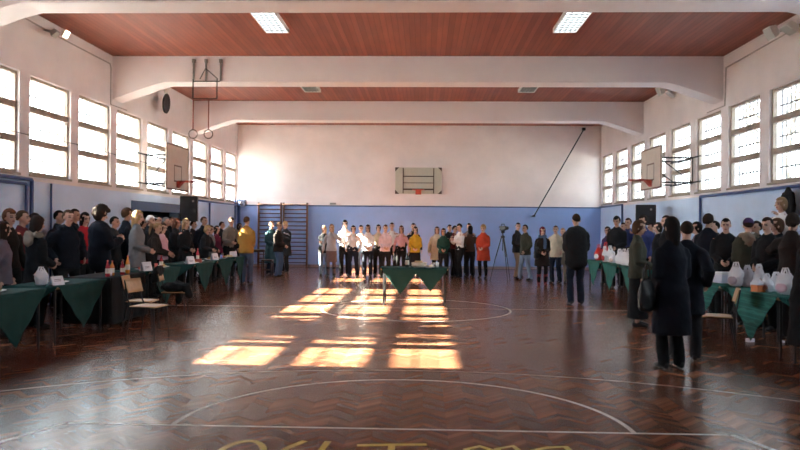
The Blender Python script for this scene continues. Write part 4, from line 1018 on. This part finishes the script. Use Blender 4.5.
pipe([(XL+.05, YF+.03, 2.30), (XL+.05, ya-.2, 2.30), (XL+.05, ya-.18, 2.28), (XL+.05, ya-.18, 0)], 'second blue pipe just under and inside the upper one')
pipe([(XL+.04, y_for(51, XL+.04), 2.36), (XL+.04, y_for(51, XL+.04), 0)], 'thin blue pipe going down below the third sunny window', .02)
pipe([(XL+.05, D1+.25, 2.37), (XL+.05, YB-.1, 2.37)], 'dark blue pipe above the beige sweater towards the corner', .03)
pipe([(XL+.05, y_for(209.5, XL+.05), 2.33), (XL+.05, y_for(209.5, XL+.05), 0)], 'vertical dark blue pipe beside the loudspeaker on the window wall', .03)
pipe([(XR-.05, YF+.03, 2.37), (XR-.05, yb-.02, 2.37), (XR-.05, yb, 2.35), (XR-.05, yb, 0)], 'dark blue pipe over the light blue dado turning down under the windows', .035)
pipe([(XR-.05, YB-.08, 2.39), (XR-.05, y_for(622, XR-.05), 2.39), (XR-.05, y_for(622, XR-.05), 0)], 'dark blue pipe in the barred-window corner turning down', .035)
for px, d in ((233, 'vertical blue pipe in the corner, closer to the windows'), (237.5, 'vertical blue pipe in the corner, closer to the wall bars')):
    q = at_y(px, 226, YB-.35 if px < 235 else YB-.08); pipe([(q.x+.06, q.y, 2.55), (q.x+.06, q.y, 0)], d, .05)
q = at_y(241, 203, YB-.06); t = empty('alarm_box', (q.x, YB-.06, q.z), 0, 'small grey alarm box above the corner pipes', 'alarm'); MB().box((-.16, -.05, -.14), (.16, .059, .14)).obj('housing', plain('grey_blue_box', (.18, .2, .28), .5), t, bevel=.01); MB().lathe([(.07, 0), (.05, .03), (.0, .035)], n=16).obj('lamp', plain('alarm_lamp', (.35, .3, .35), .3), t).matrix_basis = Matrix.Translation((0, -.05, 0)) @ Matrix.Rotation(PI/2, 4, 'X')
a, c = at_y(584, 129, YB-.12), at_y(534, 216, YB-.25)
t = tag(MB().tube([a, c], .022, 10).obj('climbing_pole', M_STEEL, smooth=True), 'long dark pole slanting across the end wall', 'pole')
MB().box((a.x-.06, YB-.14, a.z-.05), (a.x+.06, YB-.001, a.z+.05)).obj('pole_bracket', M_STEEL, t); MB().box((c.x-.05, c.y, c.z-.03), (c.x+.05, YB-.001, c.z+.03)).obj('pole_bracket', M_STEEL, t)
q = at_y(333, 204, YB-.03); o = MB().box((-.12, -.03, -.02), (.12, .029, .05)).obj('wall_hook', M_GREY); o.location = q; tag(o, 'small grey hook rail on the blue end wall above the row', 'hook') ; MB().tube([(0, -.03, .0), (0, -.07, -.03), (0, -.07, .02)], .008).obj('hook_arm', M_GREY, o)

# loudspeakers on stands
def pa(px, x, ztop, w, h, label, gl):
    y = y_for(px, x); t = empty('loudspeaker', (x, y, 0), .25 if x < 0 else -.25, label, 'speaker', 'black loudspeakers above the crowd'); z0 = ztop-h
    MB().box((-w/2, -.2, z0), (w/2, .2, ztop)).obj('cabinet', M_BLACK, t, bevel=.012)
    MB().box((-w/2+.03, -.212, z0+.04), (w/2-.03, -.2, ztop-.04)).obj('grille', plain('speaker_grille', (.02, .02, .022), .8, bump=.8, bscale=200), t)
    MB().lathe([(.05, 0), (.06, .008), (.0, .008)], n=16).obj('badge', M_GREY, t).matrix_basis = Matrix.Translation((w*.25, -.213, ztop-.13)) @ Matrix.Rotation(PI/2, 4, 'X') @ Matrix.Scale(.5, 4)
    s = empty('speaker_stand', (x, y, 0), 0, gl, 'stand', 'speaker stands'); MB().tube([(0, 0, .35), (0, 0, z0)], .018).obj('pole', M_STEEL, s)
    for k in range(3): a = 2*PI*k/3+.5; MB().tube([(0, 0, .62), (.36*math.cos(a), .36*math.sin(a), .015)], .012).obj('leg', M_STEEL, s)
pa(189, -6.45, 2.36, .46, .68, 'black loudspeaker in front of the dark doorway side', 'tripod stand under the loudspeaker by the doorway')
pa(645.5, 6.1, 2.24, .52, .56, 'black loudspeaker under the barred windows', 'tripod stand under the loudspeaker by the barred windows')

# video camera on tripod
p = on_floor(502.5, 281); t = empty('camera_tripod', (p.x, p.y, 0), .3, 'tall black tripod standing in front of the blue wall', 'tripod')
for k in range(3):
    a = 2*PI*k/3+.52; d = V((math.cos(a), math.sin(a), 0)); l = MB().tube([d*.04+V((0, 0, 1.30)), d*.2+V((0, 0, .72))], .017).tube([d*.2+V((0, 0, .74)), d*.37+V((0, 0, .01))], .011).obj('leg', M_STEEL, t); MB().ell(d*.37+V((0, 0, .015)), (.02, .02, .015)).obj('rubber_foot', M_BLACK, l)
MB().tube([(0, 0, .9), (0, 0, 1.42)], .016).obj('centre_column', M_STEEL, t); MB().lathe([(.06, 1.27), (.06, 1.33), (.03, 1.35)], n=12).obj('collar', M_BLACK, t)
MB().box((-.04, -.05, 1.42), (.04, .05, 1.50)).obj('tripod_head', M_BLACK, t); MB().tube([(0, .04, 1.46), (.14, .28, 1.30)], .01).obj('pan_handle', M_BLACK, t)
b = MB().box((-.05, -.16, 0), (.05, .14, .14)); o = b.obj('video_camera', M_BLACK, bevel=.01); o.scale = (.8, .8, .9); o.location = (p.x, p.y, 1.503); o.rotation_euler = (0, 0, .5); tag(o, 'black video camera mounted on the tripod', 'camera')
MB().add(*(lambda q: ([Matrix.Rotation(PI/2, 4, 'X') @ V(v) + V((0, -.16, .07)) for v in q.v], q.f))(MB().lathe([(.045, 0), (.045, .08), (.058, .09), (.058, .13), (.04, .13), (.035, .09)], n=18))).obj('lens', M_BLACK, o)
MB().tube([(0, -.1, .14), (0, -.08, .20), (0, .08, .20), (0, .1, .14)], .012).obj('carry_handle', M_BLACK, o); MB().box((-.018, .14, .08), (.018, .22, .13)).obj('viewfinder', M_BLACK, o); MB().box((.055, -.06, .03), (.16, -.05, .12)).obj('screen', M_BLACK, o)

# bench carrying the person in white, jacket on the pipe
xb_, yb_ = 6.3, y_for(781.5, 6.3)
t = empty('wooden_bench', (xb_+.02, yb_, 0), PI/2, 'low wooden gym bench against the wall under the person in white', 'bench')
MB().box((-.5, -.14, .36), (.5, .14, .40)).obj('seat', M_WOODCH, t, bevel=.005)
for s in (-1, 1): MB().box((s*.4-.03, -.12, 0), (s*.4+.03, .12, .36)).obj('leg', M_WOODCH, t)
yj = y_for(788, XR-.14); b = MB(); b.loft([(0, 0, .0), (0, 0, -.12), (0, 0, -.55)], [(.05, .04), (.15, .07), (.19, .08)], (0, 1, 0), 14); b.loft([(0, .12, -.1), (-.02, .2, -.3), (-.02, .2, -.55)], [.05, .05, .04]); b.loft([(0, -.12, -.1), (-.02, -.2, -.3), (-.02, -.2, -.55)], [.05, .05, .04])
me = solidify(b, .015, 'hanging_jacket', 2, .03, .08); me.materials.append(cloth(COL['black'])); o = link('hanging_jacket', me); o.location = (XR-.14, yj, 2.33); tag(o, 'black jacket hanging from the wall pipe behind the raised person in white', 'jacket')

# handbags
def handbag(x, y, z, rz, col, label, w=.3, h=.26):
    b = MB(); b.loft([(0, 0, 0), (0, 0, h*.5), (0, 0, h)], [(w/2, .07), (w/2*1.02, .08), (w/2*.8, .03)], (1, 0, 0), 16)
    me = solidify(b, .012, 'handbag', 2, .015, .06); me.materials.append(leather(col)); o = link('handbag', me); o.location = (x, y, z); o.rotation_euler = (0, 0, rz)
    MB().tube([(-w*.28, 0, h*.95), (-w*.2, 0, h*1.5), (0, 0, h*1.75), (w*.2, 0, h*1.5), (w*.28, 0, h*.95)], .010).obj('strap', leather(col), o, smooth=True)
    return tag(o, label, 'bag', 'dark shoulder bags')
handbag(at_y(648, 300, 8.1).x, 8.15, .70, .6, (.010, .010, .012), 'black shoulder bag at the elbow of the woman in the long navy coat', .24, .28)
q = on_floor(536.5, 285.5); handbag(q.x+.02, q.y-.05, .78, .5, (.012, .012, .016), 'black handbag at the hip of the person in red boots', .26, .26)
q = on_floor(404, 276.5); handbag(q.x+.02, q.y-.02, .40, 1.2, (.010, .010, .010), 'black bag hanging from the hand of the person in pink blouse', .18, .26)
# the row in front of the end wall
G = None
by_feet(324, 277.5, 226, 15, 'person in black jacket, pale jeans and black boots at the row\'s wall-bar end', pose='cross', hair='long', hc='blonde', top='jacket', tc='black', bc='ltjeans', shoe='boot')
by_feet(331.5, 278, 224.5, 5, 'person in light grey top and short brown skirt over black boots', pose='mouth', hair='long', hc='light', top='sweater', tc='ltgrey', bot='skirt', bc='stripe', shoe='boot')
by_feet(345, 276.8, 220.5, 0, 'tall person with long dark hair, loose white blouse and black trousers', pose='clasp', hair='long', hc='dark', top='shirt', tc='white')
by_feet(353.5, 278, 226, -5, 'person in white shirt and dark blue jeans, hands in pockets, beside the tall white blouse', pose='pocket', hair='bob', hc='black', top='shirt', tc='white', bc='dkjeans')
by_feet(361, 277, 225.5, 10, 'short person in white shirt and pale jeans squeezed in the row', pose='stand', hair='short', hc='dark', top='shirt', tc='white', bc='ltjeans')
by_feet(368, 278, 225, 0, 'person with long dark hair and open white cardigan', pose='clasp', hair='long', hc='dark', top='sweater', tc='white', bc='dkjeans')
by_feet(378.5, 277, 225, 0, 'dark haired person in cream top standing half behind the pale pink sweater', pose='stand', hair='bob', hc='black', top='shirt', tc='cream')
by_feet(385.5, 278.5, 225, 10, 'person in pale pink sweater and black trousers, hands clasped', pose='clasp', hair='short', hc='brown', top='sweater', tc='ltpink')
by_feet(392, 276, 223, 0, 'tall person in white-grey top behind the pale pink sweater', pose='stand', fem=False, hair='short', hc='dark', top='shirt', tc='white')
by_feet(401.5, 277.5, 226, -10, 'person with long brown hair in pink blouse and black trousers', pose='stand', hair='long', hc='brown', top='shirt', tc='pink')
by_feet(413.5, 276.5, 223.5, 0, 'taller dark haired person right behind the mustard sweater', pose='stand', hair='short', hc='black', top='shirt', tc='charcoal')
by_feet(415.5, 278.5, 227, 0, 'person in mustard yellow sweater and black skirt', pose='clasp', hair='long', hc='dark', top='sweater', tc='mustard', bot='skirt', bc='black', shoe='boot')
by_feet(437, 277.5, 227, 0, 'person with long brown hair and cream sleeveless coat', pose='stand', hair='long', hc='brown', top='coat', tc='cream')
by_feet(443.5, 278.5, 228.5, 0, 'person in dark green sweater holding hands at the belt', pose='clasp', hair='long', hc='dark', top='sweater', tc='green')
by_feet(449.5, 276.5, 225, 20, 'dark haired person in jeans behind the dark green sweater', pose='stand', fem=False, hair='short', hc='dark', top='jacket', tc='charcoal', bc='jeans')
by_feet(454.5, 278, 226, 60, 'person in dark red shirt turned towards the white T-shirt', pose='clasp', fem=False, hair='short', hc='dark', top='shirt', tc='darkred')
by_feet(460, 278.5, 224, -55, 'young man in white T-shirt and black trousers seen from the side', pose='phone', fem=False, hair='short', hc='dark', top='shirt', tc='white')
by_feet(469, 276, 223.5, 0, 'dark haired person whose head shows behind the long black hair', pose='stand', fem=False, hair='short', hc='dark', top='shirt', tc='grey')
by_feet(470.5, 278.5, 226, 190, 'person with long black hair and patterned brown top, back turned', pose='stand', hair='long', hc='black', top='sweater', tc='brown', bc='charcoal')
by_feet(483.5, 279.5, 225, -25, 'blonde person in bright orange-red coat and black leggings', pose='clasp', hair='fluffy', hc='blonde', top='coat', tc='orange', bot='leggings', bc='black')
# by the camera tripod
by_feet(517.5, 279, 223, 60, 'person in dark jacket and grey trousers behind the tripod', pose='side', fem=False, hair='short', hc='black', top='jacket', tc='charcoal', bc='tan')
by_feet(525.5, 281.5, 225, -60, 'man in dark olive jacket and light blue jeans facing the tripod', pose='walk', fem=False, hair='short', hc='dark', top='jacket', tc='olive', bc='ltjeans', sc='dkbrown')
by_feet(542.5, 286.5, 227.5, 0, 'person in dark headscarf, blue scarf, black coat and red boots', pose='clasp', hair='veil', hatc='burgundy', hc='black', top='coat', tc='dkbrown', bot='leggings', shoe='boot', sc='bootred', extra=(('scarf', 'jeans'),))
by_feet(556, 284.5, 226, -35, 'man in cream white jacket and navy jeans', pose='pocket', fem=False, hair='short', hc='brown', top='jacket', tc='cream', bc='dkjeans')
by_feet(563, 284.5, 228.5, -30, 'short person in beige coat behind the cream white jacket', pose='stand', hair='short', hc='light', top='coat', tc='beige', bc='beige')
by_feet(576.5, 305.5, 214.5, 185, 'big man from behind in black padded jacket and dark trousers', pose='clasp', fem=False, hair='short', hc='dark', top='puffer', tc='black', bc='dkjeans')
# by the wall bars
by_feet(271.5, 276, 221.5, 40, 'person in long teal coat beside the dark bench table', pose='clasp', hair='short', hc='light', top='longcoat', tc='teal', bc='dkjeans')
by_feet(278.5, 278, 222.5, 75, 'person in brown jacket and blue jeans talking by the wall bars', pose='clasp', fem=False, hair='short', hc='brown', top='jacket', tc='dkbrown', bc='jeans')
by_feet(285.5, 273.5, 221.5, -20, 'blonde person holding a white sheet in front of the wall bars', pose='phone', hair='bob', hc='blonde', top='coat', tc='charcoal', bc='charcoal')
by_feet(246.5, 285, 217, 165, 'man in ochre yellow jacket and jeans, back turned, at the table row\'s end', pose='clasp', fem=False, hair='short', hc='brown', top='jacket', tc='ochre', bc='jeans')
# left crowd behind the tables
L = 90
for a in [
 (2, -5.85, 222, 120, 'person with dark hair in pale grey-purple jacket cut by the picture edge', dict(pose='standb', hair='long', hc='dark', top='jacket', tc='grape')),
 (9, -6.45, 210, 70, 'person with auburn hair and dark top above the grey-purple jacket', dict(hair='fluffy', hc='auburn', top='sweater', tc='dkbrown')),
 (22, -6.35, 211, 80, 'person with short brown hair and dark red collar facing the hall', dict(fem=False, hair='short', hc='brown', top='jacket', tc='darkred', pose='standb')),
 (34, -6.95, 213.5, 90, 'black haired head behind the brown hooded coat', dict(hair='short', hc='black')),
 (36.5, -5.85, 217, 150, 'person in dark brown hood and long black coat with beige shawl edge, from behind', dict(pose='clasp', hair='hooded', hatc='dkbrown', top='longcoat', tc='black', extra=(('hood', 'beige'),))),
 (58.5, -6.95, 211, 90, 'dark haired head against the wall behind the navy hooded jacket', dict(fem=False, hair='short', hc='black', tc='navy')),
 (68, -6.0, 210.5, 50, 'young man with short brown hair in navy hooded jacket', dict(pose='pocket', fem=False, hair='short', hc='brown', tc='navy', extra=(('hood', 'navy'),))),
 (74, -6.95, 209.5, 90, 'tall dark haired head at the wall, behind the young man in navy', dict(fem=False, hair='short', hc='dark')),
 (84.5, -6.5, 213, 60, 'person with long dark hair and red jacket between the navy jackets', dict(pose='clasp', hair='long', hc='black', top='jacket', tc='red')),
 (100, -5.8, 207.5, 135, 'tall person with big dark curly hair in dark navy padded jacket, back turned', dict(pose='phone', fem=False, hair='curly', hc='dark', top='puffer', tc='navy')),
 (114, -6.45, 217, 90, 'dark haired head between the curly hair and the grey coat', dict(hair='short', hc='black', top='jacket', tc='charcoal')),
 (126.5, -6.3, 209, 130, 'person with sunlit light hair edge behind the long blonde hair', dict(fem=False, hair='fluffy', hc='brown', top='jacket', tc='navy')),
 (137, -5.8, 211, 100, 'person with long blonde hair in grey coat, rim lit by the sun', dict(pose='clasp', hair='long', hc='blonde', top='coat', tc='grey')),
 (150, -6.35, 216, 90, 'person in white cap behind the bending blonde head', dict(hair='cap', hc='dark', hatc='white', top='jacket', tc='charcoal')),
 (157.5, -6.9, 216, 90, 'dark head in front of the store doorway, beside the white cap', dict(hair='short', hc='black')),
 (152, -5.9, 222.5, 100, 'person with fair hair bending over the food, beside the pink top', dict(pose='lean', hair='tail', hc='light', top='jacket', tc='dkbrown')),
 (162, -5.8, 223.5, 80, 'girl with brown hair and pink top at the table', dict(pose='clasp', hair='long', hc='brown', top='sweater', tc='pink')),
 (165.5, -6.6, 217.5, 90, 'grey haired person behind the girl in pink', dict(hair='short', hc='grey', tc='charcoal')),
 (176, -6.1, 218.5, 80, 'person with long auburn hair in charcoal jacket below the loudspeaker', dict(pose='clasp', hair='long', hc='auburn', top='jacket', tc='charcoal')),
 (185.5, -5.85, 219, 60, 'blonde person in black top facing the hall, hair over the shoulders', dict(pose='clasp', hair='long', hc='light', top='sweater', tc='black')),
 (193, -6.75, 221, 90, 'dark haired person under the loudspeaker stand', dict(fem=False, hair='short', hc='dark')),
 (203.5, -6.3, 217, 70, 'man with brown hair in navy jacket with a white stripe of sun', dict(fem=False, hair='short', hc='brown', tc='navy')),
 (204, -5.85, 225, 70, 'shorter person with sunlit light hair in dark grey jacket at the table', dict(pose='lean', hair='bob', hc='blonde', top='jacket', tc='charcoal')),
 (210.5, -5.9, 226, 80, 'short brown haired person beside the burgundy top', dict(hair='bob', hc='brown', top='jacket', tc='grey')),
 (216.5, -6.1, 226, 70, 'short person in burgundy top', dict(hair='long', hc='dark', top='sweater', tc='burgundy')),
 (229, -5.8, 217, 45, 'man in grey-beige sweater looking down at the far table', dict(pose='lean', fem=False, hair='short', hc='dark', top='sweater', tc='beige')),
 (239, -6.4, 223.5, 90, 'dark haired person half behind the ochre jacket', dict(hair='long', hc='dark', tc='dkbrown')),
 (142, -6.8, 218, 90, 'dark head between the long blonde hair and the white cap', dict(hair='bob', hc='dark', tc='charcoal')),
 (170.5, -6.95, 217, 90, 'dark head in front of the doorway post, behind the auburn hair', dict(hair='short', hc='black', tc='black')),
 (221.5, -6.85, 222, 90, 'dark head between the burgundy top and the beige sweater', dict(hair='short', hc='dark', tc='charcoal')),
]:
    by_wall(*a[:5], **a[5])
# right crowd behind the tables
for a in [
 (608, 5.15, 227, -60, 'short dark haired person in purple-black coat beside the black-haired man', dict(pose='clasp', hair='long', hc='dark', top='jacket', tc='purple')),
 (617, 5.0, 217, -35, 'man with thick black hair in black jacket behind the white bags', dict(pose='clasp', fem=False, hair='fluffy', hc='black', top='jacket', tc='black')),
 (624, 5.9, 223, -60, 'low dark head between the black jacket and the blue shirt', dict(hair='short', hc='dark', tc='black')),
 (628.5, 5.5, 218.5, -45, 'young man with dark hair and bright blue shirt', dict(fem=False, hair='short', hc='dark', top='shirt', tc='blue')),
 (643.5, 5.1, 216, -60, 'tall young man in blue jacket in front of the black loudspeaker', dict(fem=False, hair='fluffy', hc='dark', top='jacket', tc='blue')),
 (652, 5.8, 223.5, -90, 'person in grey jacket beside the tall young man in blue', dict(hair='short', hc='dark', top='jacket', tc='grey')),
 (658.5, 5.3, 223, -90, 'dark haired person in black beside the grey jacket', dict(hair='bob', hc='dark', tc='black')),
 (667, 5.0, 216, -90, 'dark haired head just above the hair of the woman in the long coat', dict(fem=False, hair='short', hc='dark', tc='black')),
 (697.5, 5.3, 222.5, -90, 'person with black hair and dark grape coat against the light blue wall', dict(hair='bob', hc='black', top='jacket', tc='grape')),
 (708, 5.25, 215, 130, 'tall man with dark hair in navy jacket, back turned, beyond the white box', dict(fem=False, pose='clasp', hair='fluffy', hc='dark', top='jacket', tc='navy')),
 (715.5, 5.9, 221.5, -90, 'dark head behind the tall man in navy', dict(hair='short', hc='black', tc='charcoal')),
 (726, 5.35, 219, -25, 'man facing the hall in black jacket, hands low, beyond the white carrier bags', dict(pose='clasp', fem=False, hair='short', hc='black', top='jacket', tc='black', skin=3)),
 (748.5, 5.3, 219, 160, 'person in dark purple knitted hat, white scarf and olive parka with furry hood', dict(pose='clasp', hair='beanie', hatc='purple', hc='dark', top='puffer', tc='olive', extra=(('scarf', 'white'), ('hood', 'tan')))),
 (757, 5.8, 221.5, -70, 'low dark head between the purple hat and the dark haired neighbour', dict(hair='short', hc='dark', tc='black')),
 (768, 5.4, 218, -60, 'person with dark hair in black jacket between the parka and the raised arm', dict(pose='clasp', fem=False, hair='short', hc='dark', top='jacket', tc='black')),
 (778, 5.85, 219, -80, 'person with reddish brown hair touching the face', dict(pose='mouth', hair='bob', hc='brown', top='jacket', tc='black')),
 (792, 5.22, 214.5, 120, 'person with big dark hair in dark brown coat raising one arm', dict(pose='lift', hair='fluffy', hc='dark', top='jacket', tc='dkbrown')),
]:
    by_wall(*a[:5], **a[5])
by_feet(638, 328, 221, 70, 'brown haired person in olive jacket and long black skirt at the bag table', pose='clasp', hair='bob', hc='brown', top='jacket', tc='olive', bot='longskirt', bc='black')
by_feet(672.5, 369.5, 218, 195, 'woman from behind in long navy black coat with dark shoulder-length hair', pose='clasp', hair='long', hc='black', top='longcoat', tc='navy', bc='black')
by_feet(686.5, 360.5, 222, 150, 'person in navy jacket and grey jeans hidden by the woman in the long coat', pose='pocket', fem=False, hair='short', hc='dark', top='coat', tc='navy', bc='charcoal')
by_feet(812, 388, 205, 70, 'person in black coat at the picture edge beside the quilted tablecloth', pose='reach', hair='long', hc='black', top='longcoat', tc='black')
seat_people()
p_ = person(xb_, yb_, -60, 1.74, 'light brown haired person in white standing on the bench above the crowd', pose='mouth', hair='bob', hc='light', top='sweater', tc='white', z=.402)
